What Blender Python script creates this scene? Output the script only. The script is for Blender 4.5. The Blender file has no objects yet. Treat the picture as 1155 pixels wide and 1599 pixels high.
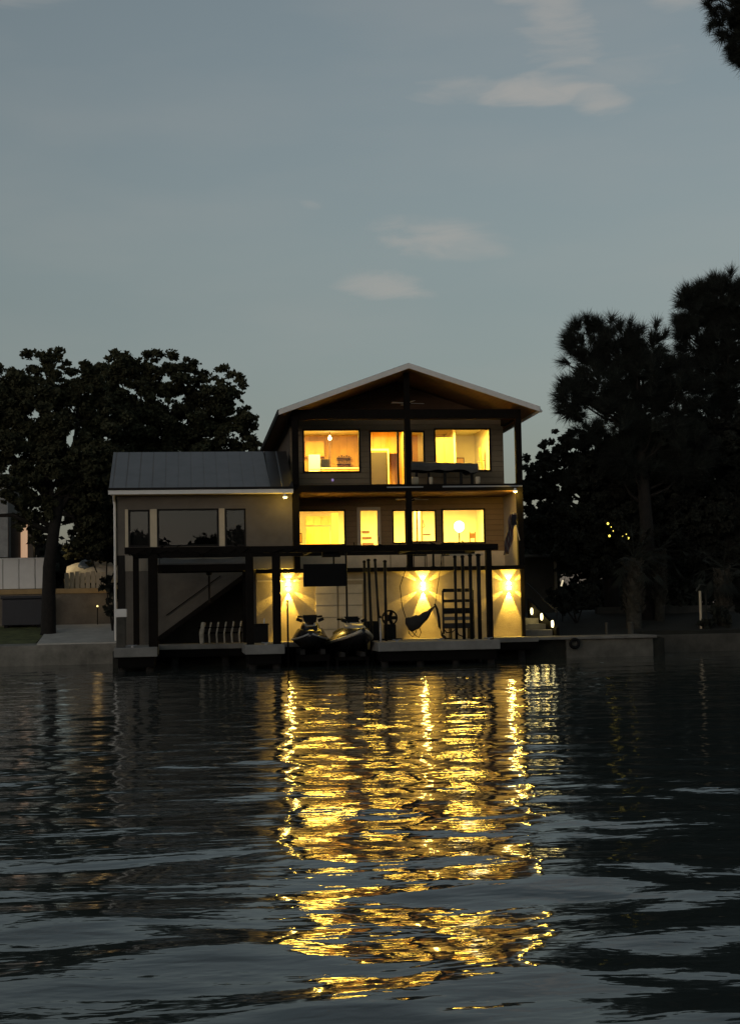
import bpy, math, random
import numpy as np
from mathutils import Vector, Matrix

# ------------------------------------------------------------------ camera
scene = bpy.context.scene
COL = scene.collection
YAW, PITCH, ROLL = math.radians(7.1), math.radians(3.85), math.radians(1.1)
cam_data = bpy.data.cameras.new('camera')
cam_data.sensor_fit = 'VERTICAL'
cam_data.sensor_height = 36.0
cam_data.lens = 52.0
cam_data.clip_start = 0.1
cam_data.clip_end = 3000
cam = bpy.data.objects.new('camera', cam_data)
COL.objects.link(cam)
_f = Vector((math.sin(YAW) * math.cos(PITCH), math.cos(YAW) * math.cos(PITCH), math.sin(PITCH)))
_R = Vector((math.cos(YAW), -math.sin(YAW), 0))
_U = _R.cross(_f)
_R2 = _R * math.cos(ROLL) - _U * math.sin(ROLL)
_U2 = _U * math.cos(ROLL) + _R * math.sin(ROLL)
m = Matrix((_R2, _U2, -_f)).transposed().to_4x4()
m.translation = Vector((-6.48, -52.0, 1.75))
cam.matrix_world = m
scene.camera = cam

# ------------------------------------------------------------------ render look
scene.view_settings.view_transform = 'Standard'
scene.view_settings.look = 'None'
scene.view_settings.exposure = 0.0
scene.view_settings.gamma = 1.0
cy = scene.cycles
cy.max_bounces = 7
cy.diffuse_bounces = 3
cy.glossy_bounces = 4
cy.transparent_max_bounces = 12
cy.sample_clamp_indirect = 3.0
cy.caustics_reflective = False
cy.caustics_refractive = False
cy.use_denoising = True

# ------------------------------------------------------------------ world: dusk sky with a few thin clouds
world = bpy.data.worlds.new('World')
scene.world = world
world.use_nodes = True
SUN_EL, SUN_ROT = math.radians(2.5), math.radians(215)
SKY_STRENGTH = 0.1


def build_sky():
    nt = world.node_tree
    N, L = nt.nodes, nt.links
    N.clear()

    def nd(t, **k):
        n = N.new(t)
        for a, b in k.items():
            setattr(n, a, b)
        return n

    def mth(op, a, b=None, c=None):
        n = nd('ShaderNodeMath', operation=op)
        for i, v in enumerate((a, b, c)):
            if v is None:
                continue
            if isinstance(v, (int, float)):
                n.inputs[i].default_value = v
            else:
                L.new(v, n.inputs[i])
        return n.outputs[0]
    out = nd('ShaderNodeOutputWorld')
    bg = nd('ShaderNodeBackground')
    bg.inputs['Strength'].default_value = SKY_STRENGTH
    sky = nd('ShaderNodeTexSky', sky_type='NISHITA')
    sky.sun_disc = False
    sky.sun_elevation = SUN_EL
    sky.sun_rotation = SUN_ROT
    sky.air_density = 1.0
    sky.dust_density = 1.5
    sky.ozone_density = 1.5
    hsv = nd('ShaderNodeHueSaturation')
    hsv.inputs['Saturation'].default_value = SKY_SAT
    hsv.inputs['Value'].default_value = SKY_VAL
    L.new(sky.outputs[0], hsv.inputs['Color'])
    tint = nd('ShaderNodeMix', data_type='RGBA', blend_type='MULTIPLY')
    tint.inputs['Factor'].default_value = 1.0
    L.new(hsv.outputs[0], tint.inputs['A'])
    tint.inputs['B'].default_value = SKY_TINT
    tc = nd('ShaderNodeTexCoord')
    sp = nd('ShaderNodeSeparateXYZ')
    L.new(tc.outputs['Generated'], sp.inputs[0])
    az = mth('MULTIPLY', mth('ARCTAN2', sp.outputs[0], sp.outputs[1]), 57.2958)
    el = mth('MULTIPLY', mth('ARCSINE', sp.outputs[2]), 57.2958)
    cv = nd('ShaderNodeCombineXYZ')
    L.new(mth('MULTIPLY', az, 0.55), cv.inputs[0])
    L.new(mth('MULTIPLY', el, 2.1), cv.inputs[1])
    nz = nd('ShaderNodeTexNoise')
    nz.inputs['Scale'].default_value = 0.55
    nz.inputs['Detail'].default_value = 7
    nz.inputs['Roughness'].default_value = 0.55
    nz.inputs['Distortion'].default_value = 0.6
    L.new(cv.outputs[0], nz.inputs['Vector'])
    nval = nz.outputs['Fac']
    total = None
    #        az0    el0    wa    we    tilt   strength
    clouds = [(14.0, 19.55, 3.6, 0.75, -0.03, 1.0), (11.3, 19.7, 3.0, 0.6, 0.02, 0.6), (16.4, 19.1, 1.6, 0.9, -0.2, 0.85),
              (17.5, 19.9, 3.2, 1.2, 0.1, 0.3),
              (14.6, 22.0, 2.6, 2.2, -0.3, 0.75), (19.6, 22.7, 2.2, 1.2, 0.0, 0.7),
              (10.2, 14.2, 3.2, 1.0, -0.13, 0.8), (11.6, 13.9, 1.7, 0.6, -0.16, 0.6),
              (7.5, 12.6, 2.6, 0.72, -0.15, 0.75), (5.0, 15.6, 0.7, 0.3, 0.0, 0.4),
              (-7.0, 23.0, 4.0, 1.0, 0.1, 0.35), (30, 16, 8, 2, 0.1, .5), (-30, 20, 10, 3, 0.1, .4)]
    for a0, e0, wa, we, t, s in clouds:
        da = mth('SUBTRACT', az, a0)
        de = mth('SUBTRACT', mth('SUBTRACT', el, e0), mth('MULTIPLY', da, t))
        r2 = mth('ADD', mth('POWER', mth('ABSOLUTE', mth('DIVIDE', da, wa)), 2.0),
                 mth('POWER', mth('ABSOLUTE', mth('DIVIDE', de, we)), 2.0))
        body = mth('SUBTRACT', 1.0, r2)
        shaped = mth('ADD', body, mth('MULTIPLY', mth('SUBTRACT', nval, 0.47), 2.6))
        mr = nd('ShaderNodeMapRange', interpolation_type='SMOOTHERSTEP')
        L.new(shaped, mr.inputs['Value'])
        mr.inputs['From Min'].default_value = 0.0
        mr.inputs['From Max'].default_value = 1.6
        mr.inputs['To Max'].default_value = s
        gate = nd('ShaderNodeMapRange', interpolation_type='SMOOTHSTEP')
        L.new(r2, gate.inputs['Value'])
        gate.inputs['From Min'].default_value = 2.2
        gate.inputs['From Max'].default_value = 0.6
        v = mth('MULTIPLY', mr.outputs[0], gate.outputs[0])
        total = v if total is None else mth('MAXIMUM', total, v)
    n3 = nd('ShaderNodeTexNoise')
    n3.inputs['Scale'].default_value = 0.12
    n3.inputs['Detail'].default_value = 5
    L.new(cv.outputs[0], n3.inputs['Vector'])
    veil = nd('ShaderNodeMapRange')
    L.new(n3.outputs['Fac'], veil.inputs['Value'])
    veil.inputs['From Min'].default_value = 0.42
    veil.inputs['From Max'].default_value = 0.72
    veil.inputs['To Max'].default_value = 0.22
    total = mth('MAXIMUM', total, veil.outputs[0])
    er = nd('ShaderNodeValToRGB')
    L.new(mth('DIVIDE', el, 30.0), er.inputs['Fac'])
    er.color_ramp.elements[0].position = 0.0
    er.color_ramp.elements[0].color = HORIZON
    er.color_ramp.elements[1].position = 1.0
    er.color_ramp.elements[1].color = (1, 1, 1, 1)
    e_ = er.color_ramp.elements.new(0.45)
    e_.color = MIDSKY
    t2 = nd('ShaderNodeMix', data_type='RGBA', blend_type='MULTIPLY')
    t2.inputs['Factor'].default_value = 1.0
    L.new(tint.outputs['Result'], t2.inputs['A'])
    L.new(er.outputs['Color'], t2.inputs['B'])
    tint = t2
    mix = nd('ShaderNodeMix', data_type='RGBA')
    L.new(mth('MULTIPLY', total, CLOUD_AMT), mix.inputs['Factor'])
    L.new(tint.outputs['Result'], mix.inputs['A'])
    mix.inputs['B'].default_value = CLOUD_COL
    L.new(mix.outputs['Result'], bg.inputs['Color'])
    L.new(bg.outputs[0], out.inputs[0])


SKY_SAT, SKY_VAL, SKY_TINT = 0.50, 2.05, (0.93, 1.0, 1.0, 1)
HORIZON, MIDSKY = (0.68, 0.69, 0.80, 1), (0.95, 0.93, 0.93, 1)
CLOUD_AMT, CLOUD_COL = 0.66, (4.1, 3.85, 3.55, 1)
build_sky()

sd = bpy.data.lights.new('sun', 'SUN')
sd.energy = 0.02
sd.angle = math.radians(20)
sd.color = (1.0, 0.86, 0.72)
so = bpy.data.objects.new('sun', sd)
COL.objects.link(so)
sdir = Vector((math.sin(SUN_ROT) * math.cos(SUN_EL), math.cos(SUN_ROT) * math.cos(SUN_EL), math.sin(SUN_EL)))
so.rotation_euler = sdir.to_track_quat('Z', 'Y').to_euler()
so.location = (-20, -60, 40)

WARM = (1.0, 0.63, 0.085)

# ------------------------------------------------------------------ materials
MATS = {}


def mat(name, color, rough=0.8, metal=0.0, var=0.25, scale=3.0, bump=0.0, bscale=None, emit=None, estr=0.0, spec=0.5):
    if name in MATS:
        return MATS[name]
    mt = bpy.data.materials.new(name)
    mt.use_nodes = True
    nt = mt.node_tree
    N, L = nt.nodes, nt.links
    b = N['Principled BSDF']
    b.inputs['Roughness'].default_value = rough
    b.inputs['Metallic'].default_value = metal
    b.inputs['Specular IOR Level'].default_value = spec
    tc = N.new('ShaderNodeTexCoord')
    nz = N.new('ShaderNodeTexNoise')
    nz.inputs['Scale'].default_value = scale
    nz.inputs['Detail'].default_value = 6
    nz.inputs['Roughness'].default_value = 0.65
    L.new(tc.outputs['Object'], nz.inputs['Vector'])
    cr = N.new('ShaderNodeValToRGB')
    cr.color_ramp.elements[0].position = 0.3
    cr.color_ramp.elements[1].position = 0.7
    cr.color_ramp.elements[0].color = tuple(c * (1 - var) for c in color) + (1,)
    cr.color_ramp.elements[1].color = tuple(min(1, c * (1 + var)) for c in color) + (1,)
    L.new(nz.outputs['Fac'], cr.inputs['Fac'])
    L.new(cr.outputs['Color'], b.inputs['Base Color'])
    if bump:
        n2 = N.new('ShaderNodeTexNoise')
        n2.inputs['Scale'].default_value = bscale or scale * 8
        n2.inputs['Detail'].default_value = 4
        L.new(tc.outputs['Object'], n2.inputs['Vector'])
        bp = N.new('ShaderNodeBump')
        bp.inputs['Distance'].default_value = bump
        L.new(n2.outputs['Fac'], bp.inputs['Height'])
        L.new(bp.outputs['Normal'], b.inputs['Normal'])
    if emit:
        b.inputs['Emission Color'].default_value = tuple(emit) + (1,)
        b.inputs['Emission Strength'].default_value = estr
    MATS[name] = mt
    return mt


def siding(name, color, pitch=0.2, axis='Z', depth=0.012, var=0.15, rough=0.75, groove=0.55):
    """boards: lines across one axis, with noise"""
    mt = mat(name, color, rough, var=var, scale=1.5)
    nt = mt.node_tree
    N, L = nt.nodes, nt.links
    b = N['Principled BSDF']
    geo = N.new('ShaderNodeTexCoord')
    sp = N.new('ShaderNodeSeparateXYZ')
    L.new(geo.outputs['Object'], sp.inputs[0])
    fr = N.new('ShaderNodeMath'); fr.operation = 'FRACT'
    dv = N.new('ShaderNodeMath'); dv.operation = 'DIVIDE'
    dv.inputs[1].default_value = pitch
    L.new(sp.outputs['XYZ'.index(axis)], dv.inputs[0])
    L.new(dv.outputs[0], fr.inputs[0])
    mr = N.new('ShaderNodeMapRange')
    mr.inputs['From Min'].default_value = 0.0
    mr.inputs['From Max'].default_value = 0.12
    L.new(fr.outputs[0], mr.inputs['Value'])
    bp = N.new('ShaderNodeBump')
    bp.inputs['Distance'].default_value = depth
    L.new(mr.outputs[0], bp.inputs['Height'])
    L.new(bp.outputs['Normal'], b.inputs['Normal'])
    mx = N.new('ShaderNodeMix'); mx.data_type = 'RGBA'; mx.blend_type = 'MULTIPLY'
    mx.inputs['Factor'].default_value = 1
    old = b.inputs['Base Color'].links[0].from_socket
    L.new(old, mx.inputs['A'])
    cr = N.new('ShaderNodeMapRange')
    cr.inputs['To Min'].default_value = groove
    cr.inputs['To Max'].default_value = 1
    cr.inputs['From Max'].default_value = 0.1
    L.new(fr.outputs[0], cr.inputs['Value'])
    cb = N.new('ShaderNodeCombineColor')
    for i in range(3):
        L.new(cr.outputs[0], cb.inputs[i])
    L.new(cb.outputs[0], mx.inputs['B'])
    L.new(mx.outputs['Result'], b.inputs['Base Color'])
    return mt


def glass_mat(name='window glass', rough=0.0, tint=(0.96, 0.97, 0.96)):
    mt = bpy.data.materials.new(name)
    mt.use_nodes = True
    N, L = mt.node_tree.nodes, mt.node_tree.links
    N.clear()
    o = N.new('ShaderNodeOutputMaterial')
    t = N.new('ShaderNodeBsdfTransparent'); t.inputs[0].default_value = tint + (1,)
    g = N.new('ShaderNodeBsdfGlossy'); g.inputs['Roughness'].default_value = rough
    fr = N.new('ShaderNodeFresnel'); fr.inputs[0].default_value = 1.5
    mu = N.new('ShaderNodeMath'); mu.operation = 'MULTIPLY'; mu.inputs[1].default_value = 1.1; mu.use_clamp = True
    mx = N.new('ShaderNodeMixShader')
    L.new(fr.outputs[0], mu.inputs[0]); L.new(mu.outputs[0], mx.inputs[0])
    L.new(t.outputs[0], mx.inputs[1]); L.new(g.outputs[0], mx.inputs[2]); L.new(mx.outputs[0], o.inputs[0])
    return mt


GLASS = glass_mat()
M_wall_tan = siding('tan lap siding', (0.20, 0.16, 0.10), 0.2)
M_wall_wing = mat('tan stucco', (0.135, 0.12, 0.10), 0.9, var=0.22, scale=0.9, bump=0.006, bscale=30)
M_wall_ground = mat('cream stucco', (0.38, 0.31, 0.20), 0.9, var=0.22, scale=1.1, bump=0.01, bscale=26)
M_wall_grey = mat('grey painted block', (0.11, 0.10, 0.085), 0.9, var=0.2, scale=1.3, bump=0.006, bscale=20)
M_band = mat('pale band stucco', (0.27, 0.245, 0.2), 0.9, var=0.14, scale=2.0, bump=0.006, bscale=22)
M_bandlit = mat('lit band board', (0.72, 0.60, 0.42), 0.8, var=0.1)  # lit copy of the wing band, lamp light put into its paler colour
M_darkwood = mat('dark stained timber', (0.0065, 0.005, 0.0038), 0.85, var=0.35, scale=2.5, bump=0.004, spec=0.15)
M_brownwood = siding('brown ceiling boards', (0.23, 0.125, 0.055), 0.14, 'X', 0.006, groove=0.5)
M_gable = siding('brown gable boards', (0.10, 0.055, 0.028), 0.16, 'Z', 0.006)
M_white = mat('white painted trim', (0.72, 0.71, 0.68), 0.55, var=0.06, scale=3)
M_frame = mat('dark window frame', (0.010, 0.009, 0.008), 0.6, var=0.2, spec=0.2)
M_cream = mat('cream door trim', (0.55, 0.47, 0.33), 0.6, var=0.08)
M_ramp = mat('pale ramp concrete', (0.46, 0.45, 0.41), 0.9, var=0.2, scale=1.6, bump=0.008, bscale=22)
M_concrete = mat('weathered concrete', (0.17, 0.165, 0.15), 0.9, var=0.3, scale=1.6, bump=0.008, bscale=22)
M_seawall = mat('stained seawall concrete', (0.06, 0.057, 0.048), 0.92, var=0.45, scale=1.8, bump=0.015, bscale=12)
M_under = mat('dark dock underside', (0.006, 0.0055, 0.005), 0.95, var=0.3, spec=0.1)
M_black = mat('black plastic', (0.006, 0.006, 0.0065), 0.6, var=0.2, spec=0.15)
M_blackmatte = mat('black canvas', (0.02, 0.019, 0.018), 0.9, var=0.3, scale=5)
M_metal = mat('grey metal', (0.32, 0.32, 0.33), 0.4, 0.8, var=0.1)
M_blackmetal = mat('black metal', (0.008, 0.008, 0.008), 0.6, 0.0, var=0.2, spec=0.2)
M_screen = mat('switched off screen', (0.004, 0.004, 0.0045), 0.5, var=0.1, spec=0.1)
M_grass = mat('grass', (0.10, 0.115, 0.04), 0.95, var=0.5, scale=2.0, bump=0.03, bscale=30)
M_soil = mat('dim lawn and soil', (0.014, 0.014, 0.009), 0.95, var=0.5, scale=0.9, bump=0.03, bscale=20)
M_bark = mat('bark', (0.013, 0.011, 0.009), 0.95, var=0.45, scale=5, bump=0.03, bscale=18)
M_palmbark = mat('palm bark', (0.045, 0.042, 0.032), 0.95, var=0.5, scale=9, bump=0.03, bscale=16)
M_leaf_oak = mat('oak leaves', (0.045, 0.048, 0.026), 0.9, var=0.5, spec=0.2, scale=0.8)
M_leaf_dark = mat('dark leaves', (0.010, 0.013, 0.008), 0.9, var=0.5, scale=0.8)
M_needle = mat('pine needles', (0.008, 0.012, 0.008), 0.9, var=0.4, scale=0.8)
M_moss = mat('hanging moss', (0.04, 0.042, 0.034), 0.95, var=0.4, scale=2)
M_fence = mat('white vinyl fence', (0.80, 0.82, 0.82), 0.6, var=0.05)
M_tanwall = mat('tan garden wall', (0.17, 0.15, 0.12), 0.9, var=0.25, scale=1.5, bump=0.01)
M_tancap = mat('tan wall capping', (0.40, 0.28, 0.13), 0.85, var=0.2, scale=2)
M_int_white = mat('warm white plaster', (0.78, 0.74, 0.66), 0.85, var=0.05)
M_int_floor = mat('light timber floor', (0.45, 0.33, 0.2), 0.5, var=0.2)
M_int_wood = siding('honey timber panelling', (0.62, 0.38, 0.13), 0.3, 'X', 0.01, groove=0.75)
M_int_cab = mat('orange timber cabinet', (0.60, 0.36, 0.12), 0.5, var=0.15)
M_int_dark = mat('dark timber furniture', (0.10, 0.045, 0.02), 0.6)
M_doorgrey = mat('dark grey door', (0.045, 0.04, 0.036), 0.5, var=0.1)
M_appliance = mat('white appliance enamel', (0.8, 0.8, 0.78), 0.3, var=0.03)
M_cloth = mat('grey canvas cover', (0.085, 0.085, 0.08), 0.95, var=0.2, scale=3, bump=0.02, bscale=4)
M_garage = siding('cream panelled door', (0.60, 0.52, 0.38), 0.42, 'Z', 0.02, groove=0.8)


def emis(name, col, s):
    return mat(name, (0.8, 0.75, 0.6), 0.5, var=0.0, emit=col, estr=s)


E_bulb = emis('lit ceiling lamp', (1.0, 0.74, 0.28), 14)
E_sconce = emis('lit sconce lens', (1.0, 0.85, 0.45), 30)
E_stair = emis('lit stair light', (1.0, 0.85, 0.42), 4)
E_far = emis('lit far window', (1.0, 0.55, 0.30), 0.38)
E_windots = emis('neighbour window dot', (1.0, 0.8, 0.10), 2.2)


def metal_roof(name, color, axis, pitch=0.42):
    mt = siding(name, color, pitch, axis, 0.03, var=0.12, rough=0.45, groove=0.72)
    mt.node_tree.nodes['Principled BSDF'].inputs['Metallic'].default_value = 0.3
    return mt


M_roof = metal_roof('grey standing seam roof', (0.165, 0.165, 0.165), 'X', 0.45)
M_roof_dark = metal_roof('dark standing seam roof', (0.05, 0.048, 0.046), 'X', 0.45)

# ------------------------------------------------------------------ mesh helpers
ORG = {}


class MB:
    def __init__(s):
        s.v, s.f = [], []

    def add(s, vs, fs):
        n = len(s.v)
        s.v += [tuple(p) for p in vs]
        s.f += [tuple(i + n for i in q) for q in fs]
        return s

    def box(s, x0, x1, y0, y1, z0, z1):
        vs = [(x0, y0, z0), (x1, y0, z0), (x1, y1, z0), (x0, y1, z0), (x0, y0, z1), (x1, y0, z1), (x1, y1, z1), (x0, y1, z1)]
        return s.add(vs, [(0, 3, 2, 1), (4, 5, 6, 7), (0, 1, 5, 4), (1, 2, 6, 5), (2, 3, 7, 6), (3, 0, 4, 7)])

    def prism(s, poly, y0, y1):
        """polygon of (x, z) extruded in y; counter-clockwise seen from -y"""
        n = len(poly)
        vs = [(x, y0, z) for x, z in poly] + [(x, y1, z) for x, z in poly]
        fs = [tuple(range(n)), tuple(range(2 * n - 1, n - 1, -1))]
        fs += [((i + 1) % n, i, n + i, n + (i + 1) % n) for i in range(n)]
        return s.add(vs, fs)

    def xprism(s, poly, x0, x1):
        n = len(poly)
        vs = [(x0, y, z) for y, z in poly] + [(x1, y, z) for y, z in poly]
        fs = [tuple(range(n)), tuple(range(2 * n - 1, n - 1, -1))]
        fs += [((i + 1) % n, i, n + i, n + (i + 1) % n) for i in range(n)]
        return s.add(vs, fs)

    def beam(s, p, q, w, h=None):
        h = h or w
        p, q = Vector(p), Vector(q)
        d = (q - p).normalized()
        up = Vector((0, 0, 1)) if abs(d.z) < 0.95 else Vector((0, 1, 0))
        a = d.cross(up).normalized() * (w / 2)
        b = a.cross(d).normalized() * (h / 2)
        vs = [p - a - b, p + a - b, p + a + b, p - a + b, q - a - b, q + a - b, q + a + b, q - a + b]
        return s.add(vs, [(0, 3, 2, 1), (4, 5, 6, 7), (0, 1, 5, 4), (1, 2, 6, 5), (2, 3, 7, 6), (3, 0, 4, 7)])

    def tube(s, pts, r, n=8, cap=True):
        pts = [Vector(p) for p in pts]
        rs = r if isinstance(r, (list, tuple)) else [r] * len(pts)
        rings = []
        for i, p in enumerate(pts):
            d = (pts[min(i + 1, len(pts) - 1)] - pts[max(i - 1, 0)]).normalized()
            up = Vector((0, 0, 1)) if abs(d.z) < 0.9 else Vector((0, 1, 0))
            a = d.cross(up).normalized()
            b = a.cross(d).normalized()
            rings.append([p + (a * math.cos(t) + b * math.sin(t)) * rs[i] for t in [2 * math.pi * k / n for k in range(n)]])
        return s.loft(rings, cap)

    def loft(s, rings, cap=True):
        n = len(rings[0])
        vs = [p for r in rings for p in r]
        fs = []
        for i in range(len(rings) - 1):
            for k in range(n):
                fs.append((i * n + k, i * n + (k + 1) % n, (i + 1) * n + (k + 1) % n, (i + 1) * n + k))
        if cap:
            fs.append(tuple(range(n - 1, -1, -1)))
            fs.append(tuple(range((len(rings) - 1) * n, len(rings) * n)))
        return s.add(vs, fs)

    def lathe(s, c, prof, n=16):
        rings = [[(c[0] + r * math.cos(2 * math.pi * k / n), c[1] + r * math.sin(2 * math.pi * k / n), c[2] + z) for k in range(n)] for r, z in prof]
        return s.loft(rings)

    def build(s, name, material, parent=None, bevel=0.0, smooth=False, origin=None):
        me = bpy.data.meshes.new(name)
        if parent is not None:
            o0 = ORG[parent.name]
        elif origin is not None:
            o0 = Vector(origin)
        else:
            a = np.array(s.v)
            o0 = Vector(((a[:, 0].min() + a[:, 0].max()) / 2, (a[:, 1].min() + a[:, 1].max()) / 2, a[:, 2].min()))
        me.from_pydata([(v[0] - o0[0], v[1] - o0[1], v[2] - o0[2]) for v in s.v], [], s.f)
        me.materials.append(material)
        o = bpy.data.objects.new(name, me)
        COL.objects.link(o)
        if parent is not None:
            o.parent = parent
        else:
            o.location = o0
        ORG[o.name] = Vector(o0)
        if smooth:
            me.polygons.foreach_set('use_smooth', [True] * len(me.polygons))
        if bevel:
            bv = o.modifiers.new('bevel', 'BEVEL')
            bv.width = bevel
            bv.segments = 2
            bv.limit_method = 'ANGLE'
        return o


def tag(o, label=None, cat=None, group=None, kind=None):
    for k, v in (('label', label), ('category', cat), ('group', group), ('kind', kind)):
        if v:
            o[k] = v
    return o


def thing(name, label, cat, loc, group=None):
    o = bpy.data.objects.new(name, None)
    o.empty_display_size = 0.3
    COL.objects.link(o)
    o.location = loc
    ORG[o.name] = Vector(loc)
    return tag(o, label, cat, group)


def copy_tree(o, parent=None):
    c = o.copy()
    COL.objects.link(c)
    if parent is not None:
        c.parent = parent
    ORG[c.name] = ORG[o.name]
    for ch in [x for x in bpy.data.objects if x.parent == o]:
        copy_tree(ch, c)
    return c


def lamp(name, kind, loc, power, parent, color=WARM, rot=None, size=0.08, spot=None, blend=0.15):
    d = bpy.data.lights.new(name, kind)
    d.energy = power
    d.color = color
    if kind == 'POINT' or kind == 'SPOT':
        d.shadow_soft_size = size
    if kind == 'AREA':
        d.shape = 'DISK'
        d.size = size
    if spot:
        d.spot_size = spot
        d.spot_blend = blend
    o = bpy.data.objects.new(name, d)
    COL.objects.link(o)
    o.parent = parent
    o.location = Vector(loc) - ORG[parent.name]
    if rot:
        o.rotation_euler = Vector(rot).to_track_quat('-Z', 'Y').to_euler()
    return o


def holed_wall(mb, x0, x1, z0, z1, y0, y1, holes):
    """wall slab in the xz plane with rectangular openings (hx0,hx1,hz0,hz1), only outside faces"""
    xs = sorted({x0, x1} | {min(max(v, x0), x1) for h in holes for v in h[:2]})
    zs = sorted({z0, z1} | {min(max(v, z0), z1) for h in holes for v in h[2:]})

    def solid(i, j):
        if i < 0 or j < 0 or i >= len(xs) - 1 or j >= len(zs) - 1:
            return False
        cx, cz = (xs[i] + xs[i + 1]) / 2, (zs[j] + zs[j + 1]) / 2
        return not any(h[0] < cx < h[1] and h[2] < cz < h[3] for h in holes)
    for i in range(len(xs) - 1):
        for j in range(len(zs) - 1):
            if not solid(i, j):
                continue
            a, b, c, d = xs[i], xs[i + 1], zs[j], zs[j + 1]
            mb.add([(a, y0, c), (b, y0, c), (b, y0, d), (a, y0, d)], [(0, 1, 2, 3)])
            mb.add([(a, y1, c), (b, y1, c), (b, y1, d), (a, y1, d)], [(3, 2, 1, 0)])
            if not solid(i - 1, j):
                mb.add([(a, y0, c), (a, y0, d), (a, y1, d), (a, y1, c)], [(0, 1, 2, 3)])
            if not solid(i + 1, j):
                mb.add([(b, y0, c), (b, y0, d), (b, y1, d), (b, y1, c)], [(3, 2, 1, 0)])
            if not solid(i, j - 1):
                mb.add([(a, y0, c), (b, y0, c), (b, y1, c), (a, y1, c)], [(3, 2, 1, 0)])
            if not solid(i, j + 1):
                mb.add([(a, y0, d), (b, y0, d), (b, y1, d), (a, y1, d)], [(0, 1, 2, 3)])
    return mb


def window(parent, x0, x1, z0, z1, y, fm=M_frame, fw=0.06, mull=(), name='window', sill=False, glass=GLASS):
    """frame ring with optional mullions, glass pane as a sub-part"""
    b = MB()
    ya, yb = y - 0.035, y + 0.07
    b.box(x0, x1, ya, yb, z0, z0 + fw).box(x0, x1, ya, yb, z1 - fw, z1)
    b.box(x0, x0 + fw, ya, yb, z0 + fw, z1 - fw).box(x1 - fw, x1, ya, yb, z0 + fw, z1 - fw)
    for mx in mull:
        b.box(mx - fw / 2, mx + fw / 2, ya, yb, z0 + fw, z1 - fw)
    w = b.build(name, fm, parent, bevel=0.006)
    xs = [x0 + fw] + [v for mx in mull for v in (mx - fw / 2, mx + fw / 2)] + [x1 - fw]
    g = MB()
    for k in range(0, len(xs), 2):
        g.box(xs[k], xs[k + 1], y + 0.01, y + 0.018, z0 + fw, z1 - fw)
    g.build('pane', glass, w)
    return w


# ------------------------------------------------------------------ water
def wave_height(X, Y, lams, slope, seed, spread=0.75):
    r = random.Random(seed)
    Z = np.zeros_like(X)
    for lam in lams:
        th = math.pi / 2 + r.gauss(0, spread)
        k = 2 * math.pi / lam
        a = slope / k * math.sqrt(2.0 / len(lams))
        ph = r.uniform(0, 6.28)
        warp = 0.35 * lam * np.sin(X * 0.9 / lam * 0.7 + ph) + 0.3 * lam * np.sin(Y * 0.31 / lam + 2 * ph)
        Z += a * np.sin(k * (X * math.cos(th) + Y * math.sin(th) + warp) + ph)
    return Z


def grid_obj(name, X, Y, Z, material, smooth=True):
    ny, nx = X.shape
    me = bpy.data.meshes.new(name)
    co = np.stack([X, Y, Z], -1).reshape(-1, 3).astype(np.float32)
    idx = np.arange(ny * nx).reshape(ny, nx)
    q = np.stack([idx[:-1, :-1], idx[:-1, 1:], idx[1:, 1:], idx[1:, :-1]], -1).reshape(-1, 4).astype(np.int32)
    me.vertices.add(len(co)); me.vertices.foreach_set('co', co.ravel())
    me.loops.add(q.size); me.loops.foreach_set('vertex_index', q.ravel())
    me.polygons.add(len(q)); me.polygons.foreach_set('loop_start', np.arange(0, q.size, 4, dtype=np.int32))
    me.polygons.foreach_set('loop_total', np.full(len(q), 4, dtype=np.int32))
    if smooth:
        me.polygons.foreach_set('use_smooth', np.ones(len(q), bool))
    me.update(calc_edges=True)
    me.materials.append(material)
    o = bpy.data.objects.new(name, me)
    COL.objects.link(o)
    return o


def water_material():
    mt = bpy.data.materials.new('lake water')
    mt.use_nodes = True
    N, L = mt.node_tree.nodes, mt.node_tree.links
    b = N['Principled BSDF']
    b.inputs['Base Color'].default_value = (0.035, 0.043, 0.040, 1)
    b.inputs['Roughness'].default_value = 0.045
    b.inputs['IOR'].default_value = 1.33
    tc = N.new('ShaderNodeTexCoord')
    prev = None
    for sc, dist, sx in RIPPLES:
        mp = N.new('ShaderNodeMapping')
        mp.inputs['Scale'].default_value = (sx, 1.0, 1.0)
        mp.inputs['Rotation'].default_value = (0, 0, 0.12)
        L.new(tc.outputs['Object'], mp.inputs['Vector'])
        nz = N.new('ShaderNodeTexNoise')
        nz.inputs['Scale'].default_value = sc
        nz.inputs['Detail'].default_value = 1.5
        nz.inputs['Distortion'].default_value = 0.4
        L.new(mp.outputs[0], nz.inputs['Vector'])
        bp = N.new('ShaderNodeBump')
        bp.inputs['Distance'].default_value = dist
        L.new(nz.outputs['Fac'], bp.inputs['Height'])
        if prev:
            L.new(prev, bp.inputs['Normal'])
        prev = bp.outputs['Normal']
    L.new(prev, b.inputs['Normal'])
    return mt


RIPPLES = [(2.4, 0.015, 0.35), (6.0, 0.006, 0.4), (14.0, 0.002, 0.5)]


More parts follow.
